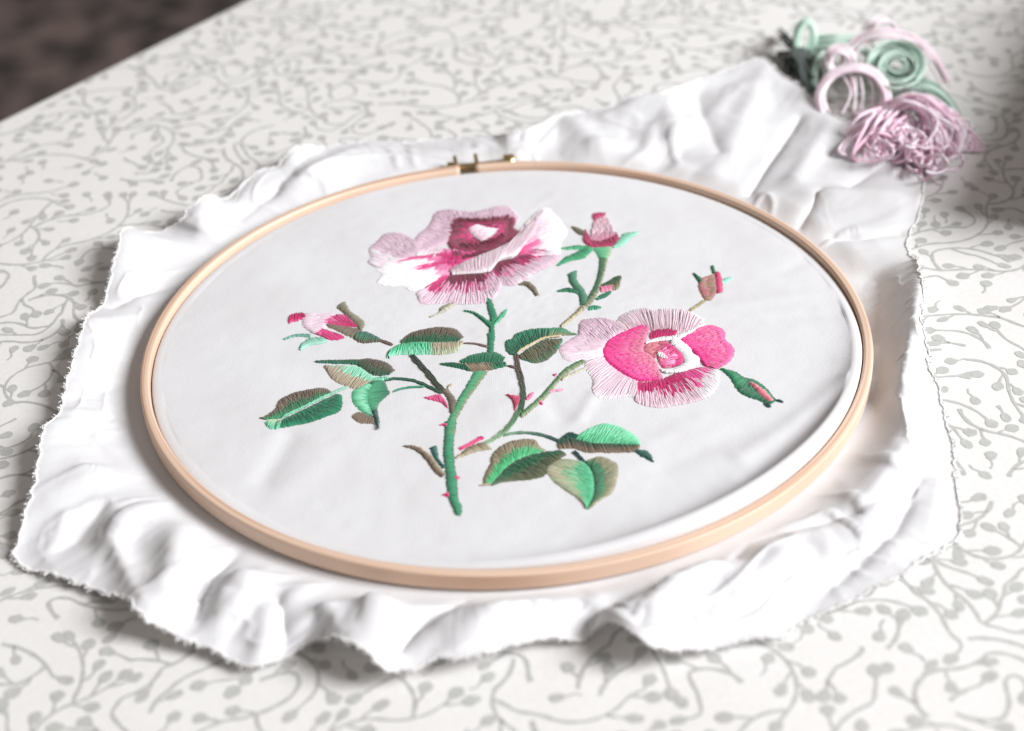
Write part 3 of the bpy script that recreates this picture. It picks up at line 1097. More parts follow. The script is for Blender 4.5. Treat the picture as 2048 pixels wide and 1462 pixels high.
# ---- rosebuds
bud = S()
bud.patch(1, [(1612, 200), (1650, 184), (1692, 190)], [(1560, 352), (1650, 348), (1745, 318)], [(0, (224, 180, 194)), (0.6, (230, 202, 212)), (1, (216, 150, 174))])
bud.patch(1, [(1598, 155), (1640, 152), (1682, 155)], [(1602, 212), (1640, 190), (1672, 176)], [(0, (176, 50, 98)), (1, (204, 84, 124))])
bud.patch(1, [(1540, 268), (1580, 332), (1640, 342), (1700, 312), (1748, 285)], [(1528, 350), (1570, 380), (1650, 392), (1735, 374), (1772, 342)], [(0, (206, 90, 128)), (0.4, (176, 62, 104)), (1, (196, 70, 112))], vary=0.18, ragged=0.0005)
bud = bud.done('rosebud', CLOTH, 'upright pale pink rosebud with crimson base and tip')
S().patch(1, [(1445, 250), (1490, 297), (1535, 305)], [(1450, 248), (1500, 260), (1542, 284)], [(0, OLIVE), (1, (100, 104, 80))]).done('sepal', bud)
S().patch(1, [(1902, 286), (1812, 290), (1770, 330), (1728, 385)], [(1902, 290), (1842, 332), (1790, 380), (1732, 392)], [(0, MINT), (1, (170, 232, 208))]).done('sepal', bud)
S().patch(1, [(1350, 512), (1400, 456), (1480, 420), (1545, 376)], [(1352, 516), (1430, 482), (1530, 460), (1592, 398)], [(0, (54, 150, 106)), (1, (80, 172, 124))]).done('sepal', bud)
S().patch(1, [(1372, 394), (1480, 374), (1560, 382)], [(1376, 400), (1470, 402), (1560, 402)], [(0, MG), (1, LG)]).done('sepal', bud)
S().patch(1, [(1588, 398), (1615, 430), (1636, 466)], [(1722, 388), (1708, 430), (1690, 466)], [(0, (84, 172, 124)), (0.7, (110, 190, 142)), (1, (176, 186, 150))]).done('calyx', bud)
S().patch(1, [(1635, 460), (1630, 560), (1602, 650), (1552, 740), (1502, 800), (1442, 860), (1366, 926)], [(1692, 458), (1668, 560), (1650, 625), (1602, 740), (1532, 812), (1462, 872), (1378, 936)],
          [(0.0, [(0, (66, 122, 88)), (0.7, (70, 118, 84)), (1, TAN)]), (0.52, [(0, (78, 128, 92)), (1, (150, 150, 120))]), (0.68, [(0, (160, 152, 122)), (1, (196, 186, 158))])], slant=0.02).done('stem', CLOTH)
S().patch(1, [(1420, 578), (1440, 640), (1490, 702), (1508, 795)], [(1477, 542), (1482, 620), (1532, 680), (1562, 770)], [(0, (46, 104, 80)), (1, (66, 132, 100))], slant=0.05).patch(
    1, [(1352, 684), (1420, 664), (1482, 682)], [(1354, 690), (1420, 692), (1492, 706)], [(0, DG), (1, MG)]).done('leaf', CLOTH)
tb = S().patch(1, [(1640, 660), (1680, 650), (1728, 645)], [(1648, 694), (1690, 694), (1728, 682)], [(0, (232, 128, 162)), (1, (238, 160, 186))]).done('rosebud', CLOTH, 'tiny closed pink bud on the side of the tall stem')
S().patch(1, [(1650, 642), (1700, 620), (1742, 590), (1782, 584)], [(1660, 657), (1720, 642), (1762, 632), (1782, 602)], [(0, DG), (1, (74, 106, 70))]).done('sepal', tb)
S().patch(1, [(1728, 648), (1750, 625), (1775, 602)], [(1728, 684), (1755, 676), (1772, 655)], [(0, OLIVE), (1, (146, 140, 108))]).done('sepal', tb)
S().patch(1, [(1612, 742), (1650, 712), (1705, 690)], [(1622, 752), (1690, 724), (1718, 694)], [(0, MG), (1, (50, 120, 90))]).done('sepal', tb)
S().patch(1, [(1575, 788), (1610, 788), (1642, 796)], [(1565, 818), (1610, 812), (1645, 806)], [(0, MG), (1, (64, 160, 124))]).done('sepal', tb)

b3 = S().patch(3, [(1366, 198), (1360, 262), (1402, 338)], [(1468, 164), (1487, 262), (1442, 338)], [(0, (196, 96, 116)), (0.3, (160, 132, 112)), (0.7, (150, 134, 104)), (1, (176, 108, 112))], jag=0.4, vary=0.15, piece=0.003)
b3.patch(3, [(1472, 152), (1476, 240), (1488, 294)], [(1500, 160), (1518, 222), (1518, 286)], [(0, (206, 56, 108)), (1, (222, 84, 128))], base=0.0003)
b3 = b3.done('rosebud', CLOTH, 'small rounded olive and pink bud above the pale pleated rose')
S().patch(3, [(1323, 158), (1348, 202), (1372, 228)], [(1326, 156), (1368, 184), (1384, 202)], [(0, DG), (1, MG)]).done('sepal', b3)
S().patch(3, [(1440, 104), (1448, 135), (1460, 164)], [(1456, 108), (1468, 135), (1478, 164)], [(0, DG), (1, MG)]).done('sepal', b3)
S().patch(3, [(1510, 206), (1545, 188), (1580, 184)], [(1510, 238), (1550, 215), (1584, 194)], [(0, MINT), (1, (176, 234, 212))]).done('sepal', b3)
S().line(3, [(1405, 338), (1360, 372), (1295, 416)], 22, (168, 160, 124), (180, 168, 136)).done('stem', CLOTH)

b4 = S().patch(3, [(1508, 814), (1572, 872), (1620, 952), (1690, 1002), (1780, 1032), (1842, 1076)], [(1514, 812), (1602, 830), (1662, 868), (1742, 890), (1802, 932), (1852, 990), (1884, 1030)],
               [(0.0, [(0, (24, 110, 74)), (0.5, (40, 140, 92)), (1, DG)]), (0.45, [(0, (26, 104, 74)), (1, (32, 116, 80))])], slant=0.03, vary=0.14, width=0.0005)
b4.patch(3, [(1704, 914), (1770, 984), (1828, 1040)], [(1720, 912), (1802, 962), (1866, 1036)], [(0, (214, 112, 130)), (1, (228, 138, 150))], base=0.0004)
b4.line(3, [(1868, 1020), (1932, 1046)], 16, SLATE).line(3, [(1810, 1046), (1842, 1078)], 20, SLATE)
b4 = b4.done('rosebud', CLOTH, 'dark green pointed bud with a pink streak, closed')

b5 = S().patch(2, [(400, 168), (385, 250), (455, 312)], [(640, 178), (570, 252), (520, 330)], [(0, (240, 214, 226)), (0.5, (240, 222, 230)), (1, (240, 210, 224))])
b5.patch(2, [(500, 242), (560, 200), (625, 178), (700, 182)], [(640, 262), (700, 262), (750, 262), (785, 268)], [(0, (236, 130, 178)), (0.4, HOT), (1, (206, 58, 116))], jag=0.3, vary=0.15, ragged=0.0007)
b5.patch(2, [(466, 312), (490, 298), (520, 284)], [(590, 364), (650, 360), (695, 342)], [(0, (236, 110, 165)), (0.4, HOT), (1, (220, 70, 130))], jag=0.3, vary=0.15, ragged=0.0007)
b5.patch(2, [(298, 180), (340, 170), (385, 162)], [(280, 242), (345, 220), (412, 206)], [(0, MAG), (0.6, (196, 34, 100)), (1, (226, 84, 140))], ragged=0.0006, vary=0.15)
b5 = b5.done('rosebud', CLOTH, 'pale pink bud lying on its side with crimson tip')
S().patch(2, [(545, 258), (640, 296), (742, 348)], [(600, 255), (720, 268), (822, 292)], [(0, (132, 122, 104)), (1, BROWN)], vary=0.15).done('calyx', b5)
S().patch(2, [(638, 128), (708, 182), (768, 250), (800, 290)], [(692, 84), (732, 152), (802, 202), (838, 245), (822, 288)], [(0, (120, 112, 94)), (1, (136, 128, 108))]).done('sepal', b5)
S().patch(2, [(250, 354), (330, 324), (440, 322)], [(254, 360), (340, 338), (442, 346)], [(0, (84, 140, 124)), (1, (130, 186, 166))]).done('sepal', b5)
S().patch(2, [(362, 430), (380, 390), (440, 350), (520, 345)], [(370, 438), (450, 402), (520, 392), (570, 376)], [(0, (150, 212, 190)), (1, (176, 228, 208))]).done('sepal', b5)
S().patch(2, [(780, 302), (860, 308), (948, 352)], [(758, 360), (822, 386), (942, 378)], [(0, (54, 100, 84)), (0.6, (74, 124, 98)), (1, BROWN)], vary=0.3, width=0.0006).line(
    2, [(935, 364), (985, 380), (1042, 404)], 26, (112, 94, 84)).done('stem', CLOTH)

# ---- leaves
S().patch(2, [(1110, 386), (1250, 376), (1400, 376), (1552, 366)], [(1108, 376), (1180, 312), (1320, 275), (1420, 269), (1512, 290), (1558, 342)],
          [(0, (34, 92, 62)), (0.35, (44, 96, 66)), (0.55, (96, 86, 70)), (1, (108, 94, 82))], slant=0.06, jag=0.16, width=0.00054, vary=0.14).patch(
    2, [(1020, 440), (1110, 392), (1250, 380), (1400, 380), (1556, 372)], [(1002, 496), (1060, 472), (1180, 470), (1300, 466), (1420, 468), (1502, 446), (1552, 400)],
    [(0.0, [(0, (70, 176, 126)), (0.5, (96, 204, 154)), (1, (150, 222, 192))]), (0.56, [(0, (150, 150, 120)), (0.3, TAN), (1, (178, 190, 160))])], slant=-0.03, width=0.00054, vary=0.12).line(
    2, [(1012, 500), (1006, 478), (1030, 440)], 20, SLATE).done('leaf', CLOTH)
S().patch(2, [(792, 548), (850, 592), (930, 622), (1032, 612)], [(802, 508), (882, 499), (1002, 530), (1057, 582)], [(0, (36, 86, 60)), (0.4, (70, 82, 62)), (1, (104, 88, 78))], slant=0.04, width=0.00054, vary=0.14).patch(
    2, [(478, 527), (560, 532), (680, 538), (802, 545)], [(484, 518), (560, 512), (680, 509), (812, 507)], [(0, (44, 110, 86)), (1, (84, 98, 76))], vary=0.15).patch(
    2, [(552, 548), (700, 552), (800, 560), (872, 610), (925, 640)], [(556, 572), (592, 632), (642, 672), (722, 706), (792, 722), (855, 684)],
    [(0.0, [(0, (150, 205, 175)), (0.3, (182, 170, 150)), (1, (172, 156, 138))]), (0.35, [(0, MINT), (0.4, (150, 216, 184)), (0.6, TAN), (1, (168, 154, 136))])], vary=0.07, jag=0.1).patch(
    2, [(850, 664), (930, 636), (1012, 630)], [(872, 682), (940, 662), (1012, 652)], [(0, LG), (1, MINT)]).done('leaf', CLOTH)
S().patch(2, [(120, 944), (230, 932), (400, 852), (560, 776), (640, 744)], [(42, 942), (112, 920), (192, 862), (220, 802), (330, 746), (450, 720), (540, 714), (602, 745)],
          [(0, (70, 156, 112)), (0.35, (70, 124, 88)), (0.55, (116, 106, 88)), (1, (124, 110, 96))], slant=0.07, vary=0.13, width=0.0005).patch(
    2, [(160, 948), (232, 946), (400, 868), (560, 792), (645, 756)], [(102, 966), (152, 1012), (232, 1002), (340, 982), (450, 962), (562, 922), (642, 892), (672, 842), (668, 775)],
    [(0.0, [(0, (190, 214, 170)), (1, (120, 210, 172))]), (0.16, [(0, (52, 136, 98)), (0.5, (34, 104, 76)), (1, (48, 140, 104))])], slant=0.05, vary=0.13, width=0.0005).line(
    2, [(230, 936), (400, 856), (560, 778), (720, 712)], 20, (110, 196, 156), (140, 190, 170), base=0.0004).done('leaf', CLOTH)
S().patch(2, [(892, 690), (860, 770), (872, 850), (922, 930)], [(842, 688), (754, 742), (758, 820), (820, 886), (902, 926)], [(0, (60, 150, 108)), (0.35, (150, 222, 186)), (0.75, (110, 206, 158)), (1, (80, 176, 130))], vary=0.14, jag=0.25).patch(
    2, [(892, 690), (866, 770), (876, 850), (924, 930)], [(980, 664), (1005, 718), (1016, 752), (962, 802), (930, 852), (934, 935)], [(0, (84, 184, 134)), (0.5, (58, 146, 106)), (1, (44, 112, 84))], vary=0.14).patch(
    2, [(842, 688), (880, 690), (935, 690)], [(900, 650), (945, 650), (985, 664)], [(0, (40, 104, 80)), (1, MG)]).patch(
    2, [(896, 900), (920, 960), (936, 1022)], [(926, 880), (942, 950), (944, 1022)], [(0, SLATE), (1, (60, 84, 76))], base=0.0004).patch(
    2, [(790, 890), (850, 906), (912, 932)], [(752, 932), (800, 966), (905, 975)], [(0, (120, 106, 92)), (1, (136, 120, 104))]).done('leaf', CLOTH)
S().patch(2, [(1398, 534), (1500, 528), (1602, 545)], [(1402, 546), (1500, 562), (1612, 592)], [(0, (24, 84, 66)), (1, (40, 104, 80))]).patch(
    2, [(1552, 530), (1700, 526), (1862, 520)], [(1532, 518), (1602, 480), (1700, 454), (1802, 454), (1862, 490)], [(0, (40, 106, 74)), (0.6, (48, 122, 88)), (1, (60, 130, 96))], slant=0.04, vary=0.14, width=0.00054).patch(
    2, [(1562, 532), (1700, 530), (1866, 524)], [(1622, 592), (1750, 582), (1872, 556)], [(0.0, [(0, (96, 90, 70)), (0.5, (160, 142, 118)), (1, (132, 116, 96))]), (0.62, [(0, (46, 108, 78)), (1, (52, 120, 90))])], vary=0.16, width=0.00054).done('leaf', CLOTH)
S().patch(3, [(100, 708), (180, 654), (300, 604), (430, 578), (522, 577)], [(36, 650), (48, 612), (90, 602), (110, 570), (200, 540), (330, 529), (430, 529), (482, 560), (527, 573)],
          [(0.0, [(0, (36, 96, 72)), (0.6, (44, 116, 88)), (1, (62, 146, 112))]), (0.62, [(0, (150, 138, 108)), (0.6, (92, 150, 112)), (1, (54, 130, 96))])], slant=0.05, vary=0.14, width=0.00054).patch(
    3, [(132, 716), (200, 668), (300, 614), (432, 600)], [(148, 742), (240, 768), (312, 750), (382, 690), (424, 620)], [(0, (70, 104, 74)), (0.4, (116, 110, 88)), (0.75, (112, 110, 86)), (1, (56, 146, 112))], slant=0.03, vary=0.13, width=0.0005).patch(
    3, [(36, 640), (40, 680), (70, 712)], [(110, 640), (115, 690), (112, 718)], [(0, (40, 110, 84)), (1, (34, 90, 66))]).line(3, [(110, 706), (200, 655), (300, 606), (420, 588)], 12, (196, 182, 140), base=0.0004).done('leaf', CLOTH)
S().patch(4, [(752, 712), (852, 602), (952, 532), (1082, 490), (1130, 480)], [(702, 712), (720, 640), (760, 562), (772, 502), (852, 432), (950, 405), (1050, 404), (1092, 452), (1128, 478)],
          [(0, (72, 172, 112)), (0.4, (92, 192, 130)), (0.62, (160, 156, 124)), (1, (140, 124, 104))], slant=0.05, vary=0.12, width=0.0005).patch(
    4, [(760, 716), (854, 606), (954, 538), (1084, 496), (1255, 472)], [(772, 716), (850, 692), (1000, 680), (1100, 660), (1142, 632), (1202, 562), (1268, 506)],
    [(0, (36, 92, 62)), (0.4, (44, 104, 72)), (0.7, (84, 100, 70)), (1, (112, 102, 84))], slant=0.05, vary=0.14, width=0.00052).line(4, [(672, 714), (720, 712), (770, 712)], 14, TAN).done('leaf', CLOTH)
S().patch(4, [(1392, 562), (1442, 622), (1462, 722), (1442, 822), (1416, 882)], [(1352, 552), (1240, 538), (1152, 582), (1136, 622), (1202, 702), (1302, 772), (1382, 832), (1412, 888)],
          [(0, (72, 172, 124)), (0.4, (116, 208, 158)), (0.62, (160, 190, 150)), (1, (190, 178, 152))], slant=-0.05, jag=0.16, vary=0.12).patch(
    4, [(1398, 560), (1446, 622), (1466, 722), (1446, 822), (1418, 882)], [(1432, 542), (1502, 520), (1602, 560), (1622, 622), (1602, 722), (1572, 782), (1502, 822), (1424, 888)],
    [(0, (36, 96, 70)), (0.35, (54, 124, 86)), (0.6, (110, 130, 94)), (1, (164, 148, 122))], slant=-0.05, jag=0.16, vary=0.14).line(
    4, [(1318, 480), (1356, 512), (1396, 566)], 22, SLATE).done('leaf', CLOTH)
S().patch(4, [(1340, 400), (1450, 424), (1600, 432), (1772, 442)], [(1384, 368), (1432, 330), (1522, 294), (1602, 305), (1702, 350), (1762, 400), (1778, 440)],
          [(0, (74, 176, 124)), (0.4, (112, 210, 158)), (1, (134, 218, 176))], slant=0.05, vary=0.1).patch(
    4, [(1220, 418), (1302, 392), (1450, 424), (1600, 430), (1772, 444)], [(1218, 466), (1322, 462), (1402, 488), (1502, 492), (1652, 492), (1742, 482), (1772, 456)],
    [(0, (36, 84, 62)), (0.4, (58, 88, 66)), (0.65, (116, 100, 84)), (1, (132, 116, 98))], slant=0.02, vary=0.18, width=0.00056).patch(
    4, [(1212, 412), (1288, 354), (1342, 368)], [(1220, 432), (1300, 398), (1382, 396)], [(0, (30, 74, 66)), (1, (40, 90, 76))]).patch(
    4, [(1744, 486), (1790, 522), (1866, 556)], [(1760, 474), (1830, 490), (1867, 554)], [(0, (30, 84, 74)), (1, (40, 96, 84))]).done('leaf', CLOTH)
S().patch(4, [(164, 450), (250, 482), (330, 562), (370, 622), (422, 662)], [(168, 446), (262, 454), (352, 520), (402, 590), (446, 642)], [(0, (108, 92, 80)), (0.5, (126, 112, 92)), (1, (178, 164, 136))]).patch(
    4, [(344, 466), (380, 542), (432, 602)], [(386, 450), (402, 542), (452, 592)], [(0, (44, 92, 96)), (1, (42, 104, 84))]).done('leaf', CLOTH)
S().patch(1, [(710, 825), (770, 842), (840, 892), (892, 946)], [(710, 822), (790, 834), (862, 880), (908, 910)], [(0, (40, 122, 90)), (1, (60, 150, 112))]).done('leaf', CLOTH)
S().patch(1, [(1002, 814), (960, 850), (918, 920)], [(1004, 818), (972, 872), (914, 922)], [(0, (110, 196, 160)), (1, (80, 176, 132))]).done('leaf', CLOTH)

# ---- stems
S().patch(1, [(860, 742), (876, 820), (892, 900), (886, 960), (870, 1022)], [(892, 742), (922, 820), (936, 870), (916, 910), (918, 1022)], [(0, (32, 112, 80)), (1, (48, 138, 100))], slant=0.02).patch(
    2, [(1738, 318), (1742, 380), (1736, 455)], [(1786, 318), (1782, 390), (1780, 462)], [(0, (36, 116, 84)), (1, (46, 130, 96))]).done('stem', CLOTH)
S().patch(2, [(1640, 596), (1582, 700), (1522, 800), (1498, 850), (1446, 960), (1428, 1060)], [(1744, 590), (1645, 720), (1574, 822), (1530, 905), (1502, 960), (1496, 1060)],
          [(0, (58, 146, 104)), (0.45, (84, 172, 124)), (0.8, (96, 150, 108)), (1, (150, 142, 112))], slant=0.015, vary=0.12).patch(
    4, [(446, 285), (440, 400), (435, 500), (450, 650), (470, 800), (508, 895), (528, 924)], [(524, 262), (502, 400), (502, 520), (522, 680), (532, 800), (556, 870), (548, 924)],
    [(0, (34, 96, 80)), (0.3, (54, 140, 102)), (0.75, (66, 154, 112)), (1, (40, 110, 82))], slant=0.02, vary=0.12).done('stem', CLOTH, 'thick green main stem at the foot of the spray')
S().line(2, [(1178, 470), (1270, 570), (1370, 690), (1420, 750)], 42, (62, 78, 68), (78, 84, 66), step=0.002).patch(
    2, [(1400, 738), (1450, 800), (1466, 900)], [(1440, 716), (1502, 800), (1494, 905)], [(0, (96, 92, 76)), (1, (126, 112, 98))], slant=0.05).line(2, [(1440, 715), (1465, 700), (1482, 684)], 16, TAN).done('stem', CLOTH)
S().line(2, [(985, 660), (1050, 645), (1180, 656), (1280, 692), (1400, 752)], 24, (34, 92, 74), (52, 90, 68)).done('stem', CLOTH)
S().line(2, [(1040, 740), (1150, 712), (1278, 704)], 15, (64, 140, 110)).done('stem', CLOTH)
S().line(2, [(1556, 384), (1650, 392), (1742, 414)], 16, (128, 102, 96)).done('stem', CLOTH)
S().line(3, [(115, 705), (120, 780), (150, 895), (162, 1000), (140, 1100)], 30, (112, 90, 84), (58, 100, 72), step=0.002).line(3, [(48, 782), (80, 798), (110, 806)], 16, (112, 92, 88)).done('stem', CLOTH)
S().patch(3, [(548, 748), (440, 812), (380, 882), (300, 972), (230, 1042), (130, 1122)], [(592, 756), (470, 832), (402, 892), (330, 984), (262, 1052), (152, 1142)],
          [(0, (70, 128, 88)), (0.5, (96, 148, 104)), (1, (168, 164, 134))], slant=0.02, vary=0.12).line(4, [(965, 195), (905, 285), (840, 362), (710, 438)], 30, (84, 124, 88), (140, 170, 132), step=0.002).patch(
    4, [(520, 530), (600, 462), (692, 422)], [(520, 538), (640, 492), (762, 466)], [(0, (140, 126, 100)), (1, (186, 174, 148))]).done('stem', CLOTH)
S().line(3, [(600, 800), (500, 842), (420, 890)], 14, (196, 188, 164)).done('stem', CLOTH)
S().line(4, [(840, 376), (950, 358), (1080, 366), (1222, 412)], 20, (118, 156, 122), (40, 80, 80)).done('stem', CLOTH)

# ---- thorns
TH = [(4, [(305, 120), (420, 150), (462, 186)], [(308, 118), (400, 95), (432, 120)], (230, 96, 146)), (4, [(414, 305), (440, 308), (455, 322)], [(416, 302), (440, 294), (458, 288)], (222, 80, 130)),
      (4, [(430, 784), (455, 792), (472, 796)], [(430, 780), (455, 770), (474, 764)], (220, 60, 120)), (4, [(516, 652), (530, 656), (546, 664)], [(514, 672), (530, 672), (546, 668)], (226, 80, 132)),
      (4, [(865, 100), (905, 140), (922, 206)], [(872, 98), (932, 106), (962, 122)], (196, 76, 108)), (4, [(998, 128), (1020, 105), (1046, 86)], [(1002, 138), (1030, 120), (1048, 90)], (226, 110, 150)),
      (4, [(1078, 138), (1095, 160), (1112, 166)], [(1085, 132), (1102, 142), (1113, 162)], (224, 100, 144)), (4, [(1146, 72), (1200, 66), (1252, 64)], [(1146, 84), (1200, 76), (1252, 70)], (236, 160, 184)),
      (3, [(366, 846), (374, 842), (384, 840)], [(372, 858), (380, 856), (388, 850)], (210, 80, 120))]
for z, a, b, c in TH:
    S().patch(z, a, b, [(0, c), (1, tuple(min(255, e + 14) for e in c))], width=0.0004).done('thorn', CLOTH)
S().line(4, [(540, 474), (620, 436), (690, 396)], 20, (222, 66, 122)).patch(4, [(672, 386), (690, 380), (706, 386)], [(676, 404), (692, 408), (706, 402)], [(0, MAG), (1, HOT)]).done('thorn', CLOTH)

# ------------------------------------------------------------------ loose threads
def smooth_path(pts, n):
    Q = np.array(pts, float)
    Q = np.vstack([2 * Q[0] - Q[1], Q, 2 * Q[-1] - Q[-2]])
    out = []
    m = len(Q) - 3
    for k in range(n):
        g = k / (n - 1) * m
        i = min(int(g), m - 1)
        t = g - i
        a, b, c, d = Q[i], Q[i + 1], Q[i + 2], Q[i + 3]
        out.append(0.5 * (2 * b + (c - a) * t + (2 * a - 5 * b + 4 * c - d) * t * t + (3 * b - a - 3 * c + d) * t ** 3))
    return np.array(out)


def strand(name, pts, rad, mat, parent, n=44, ns=6):
    P = smooth_path(pts, n)
    P[:, 2] = np.maximum(P[:, 2], rad * 1.05)
    T = np.gradient(P, axis=0)
    T /= np.linalg.norm(T, axis=1)[:, None] + 1e-12
    ref = np.array([0.0, 0.0, 1.0])
    U = np.cross(T, ref)
    bad = np.linalg.norm(U, axis=1) < 1e-3
    U[bad] = (1, 0, 0)
    U /= np.linalg.norm(U, axis=1)[:, None]
    W = np.cross(U, T)
    an = np.linspace(0, 2 * math.pi, ns, endpoint=False)
    V = (P[:, None] + rad * (U[:, None] * np.cos(an)[None, :, None] + W[:, None] * np.sin(an)[None, :, None])).reshape(-1, 3)
    F = []
    for i in range(n - 1):
        for k in range(ns):
            q = (k + 1) % ns
            F.append((i * ns + k, i * ns + q, (i + 1) * ns + q, (i + 1) * ns + k))
    F += [tuple(range(ns))[::-1], tuple((n - 1) * ns + k for k in range(ns))]
    o = mesh_obj(name, V - np.array(parent.location), F, mat, parent)
    return o


def thread_mat(nm, c):
    return mat_thread(nm, 0.55, 0.3, False, lin(c))


TM = {k: [thread_mat('%s floss %d' % (k, i), c) for i, c in enumerate(v)] for k, v in {
    'pink': [(254, 220, 234), (251, 206, 225), (253, 232, 240)], 'blush': [(252, 228, 236), (251, 218, 230), (248, 234, 236)],
    'sage': [(180, 206, 192), (200, 220, 208), (150, 178, 162)], 'mint': [(202, 230, 214), (220, 238, 226), (176, 212, 192)],
    'dusk': [(62, 74, 70), (78, 92, 86), (50, 60, 58)]}.items()}
tr = random.Random(21)


def W3(px, py, z):
    return at(px, py, z * 0.001)


def J(a):
    return tr.uniform(-a, a)


def hank(name, base, label, group=None):
    e = empty(name, tuple(at(base[0], base[1], 0)))
    return tag(e, label, 'thread', group)


pk = hank('thread_bundle', (1830, 300), 'pink embroidery threads in a heap of curling loops')
for k in range(34):                      # long strands that sweep over and droop to the right
    rx, ry = 1782 + J(34), 222 + J(16)
    f = tr.random()
    ex, ey = 1850 + 85 * f + J(14), 348 - 55 * f + J(16)
    zt = tr.uniform(7, 15)
    w = tr.uniform(8, 26)
    ax, ay = 1830 + 40 * f + J(18), 200 + J(12)
    pts = [W3(rx, ry, zt * .6), W3(ax - 20, ay, zt), W3(ax + 26, ay + 26 + J(8), zt * .9), W3(ex, ey - 52, zt * .45), W3(ex - w * .2, ey - 12, 2.2), W3(ex - w, ey + 2, 1.4)]
    if tr.random() < 0.6:
        pts += [W3(ex - w * 1.7, ey - 14, 2.5), W3(ex - w * 1.6, ey - 46, 6), W3(ax - 10, ay + 40, zt * .6)]
    strand('thread_loop', pts, tr.uniform(0.00046, 0.00062), tr.choice(TM['pink']), pk)
for k in range(26):                      # shorter loops towards the cloth
    rx, ry = 1790 + J(40), 226 + J(14)
    ex, ey = 1752 + J(48), 292 + J(26)
    w, zt = tr.uniform(14, 40), tr.uniform(7, 13)
    strand('thread_loop', [W3(rx, ry, zt * .7), W3((rx + ex) / 2 - w * .7, (ry + ey) / 2 - 14, zt), W3(ex - w, ey - 8, 7), W3(ex - w * .3, ey + 8, 5.5), W3(ex + w * .6, ey, 6), W3(ex + w * .8, ey - 26, 8), W3((rx + ex) / 2 + w, (ry + ey) / 2, zt * .9)], tr.uniform(0.00046, 0.00062), tr.choice(TM['pink']), pk)
for k in range(34):                      # curls on the heap
    f = tr.random()
    cx, cy, rr = 1748 + 140 * f + J(14), 268 + 46 * f + J(30), tr.uniform(12, 30)
    z = tr.uniform(6, 11) - 3 * f
    a0 = tr.uniform(0, 6.28)
    strand('curl', [W3(cx + rr * math.cos(a0 + q), cy + rr * .7 * math.sin(a0 + q), z + 2 * math.sin(q * 2 + a0)) for q in np.linspace(0, tr.uniform(3.5, 6.2), 10)], 0.00052, tr.choice(TM['pink']), pk)
for k in range(5):                       # one long loop reaching out over the table
    j = J(7)
    strand('strand', [W3(1770 + j, 222 + J(8), 8), W3(1840 + j, 195 + J(8), 13), W3(1900 + J(8), 222 + J(8), 9), W3(1948 - k * 9, 268 - k * 2, 3), W3(1968 - k * 12, 296 - k, 1.2), W3(1955 - k * 11, 300, 1), W3(1925 - k * 8, 262, 3), W3(1880 + j, 216, 6), W3(1850, 215, 6)], 0.00050, TM['pink'][k % 3], pk)

bl = hank('thread_bundle', (1705, 225), 'blush pink thread hank standing in a round open ring')
for k in range(17):
    a, b = J(9), J(8)
    strand('strand', [W3(1690 + a, 262 + b, 1), W3(1652 + a, 232 + b, 4), W3(1640 + a, 186 + b, 8), W3(1665 + a, 148 + b, 12), W3(1712 + a, 134 + b, 14), W3(1752 + a, 150 + b, 12), W3(1772 + a, 190 + b, 8), W3(1758 + a, 222 + b, 4), W3(1715 + a, 226 + b, 2)],
           0.00052, TM['blush'][k % 3], bl)
for k in range(9):
    a, b, rr = J(4), J(4), 24 + J(7)
    strand('strand', [W3(1680 + a + rr * math.cos(q) * .95, 122 + b - rr * math.sin(q), 11 + 3 * math.sin(q)) for q in np.linspace(-0.9, 4.2, 10)], 0.0005, TM['blush'][k % 3], bl)
for k in range(12):
    a, b = J(10), J(9)
    strand('strand', [W3(1690 + a, 128 + b, 8), W3(1716 + a, 84 + b, 12), W3(1770 + a, 66 + b, 15), W3(1828 + a, 80 + b, 12), W3(1866 + a, 118 + b, 7), W3(1892 + a, 168 + b, 3)][:tr.choice((5, 6, 6))], 0.00044, TM['blush'][k % 3], bl)
for k in range(4):
    a, b = J(6), J(5)
    strand('strand', [W3(1730 + a, 66 + b, 10), W3(1748 + a, 44 + b, 14), W3(1772 + a, 38 + b, 14), W3(1792 + a, 56 + b, 11)], 0.00044, TM['blush'][k % 3], bl)
for k in range(7):
    x = 1690 + k * 11
    strand('strand', [W3(x + J(8), 150 + J(6), 12), W3(x + 6 + J(8), 185, 8), W3(x + 2 + J(10), 222 + J(6), 3)], 0.00042, TM['blush'][k % 3], bl)

sg = hank('thread_bundle', (1790, 180), 'sage green thread wound in a loose coil behind the pink heap')
for k in range(30):
    rr = tr.uniform(14, 66)
    a0, cx, cy = tr.uniform(0, 6.28), 1792 + J(8), 122 + J(8)
    zz = 4 + 10 * tr.random()
    strand('strand', [W3(cx + rr * math.cos(a0 + q), cy + 8 + rr * .82 * math.sin(a0 + q), zz + 2.5 * math.sin(q + a0) * -1) for q in np.linspace(0, tr.uniform(4.5, 7.5), 12)], tr.uniform(0.00042, 0.00056), tr.choice(TM['sage']), sg)
for k in range(16):
    a, b = J(14), J(12)
    strand('strand', [W3(1780 + a, 180 + b, 5), W3(1830 + a, 168 + b, 9), W3(1868 + a, 182 + b, 7), W3(1900 + a, 220 + b, 3), W3(1925 + a * .6, 262 + b, 0.8)], 0.00044, tr.choice(TM['sage']), sg)

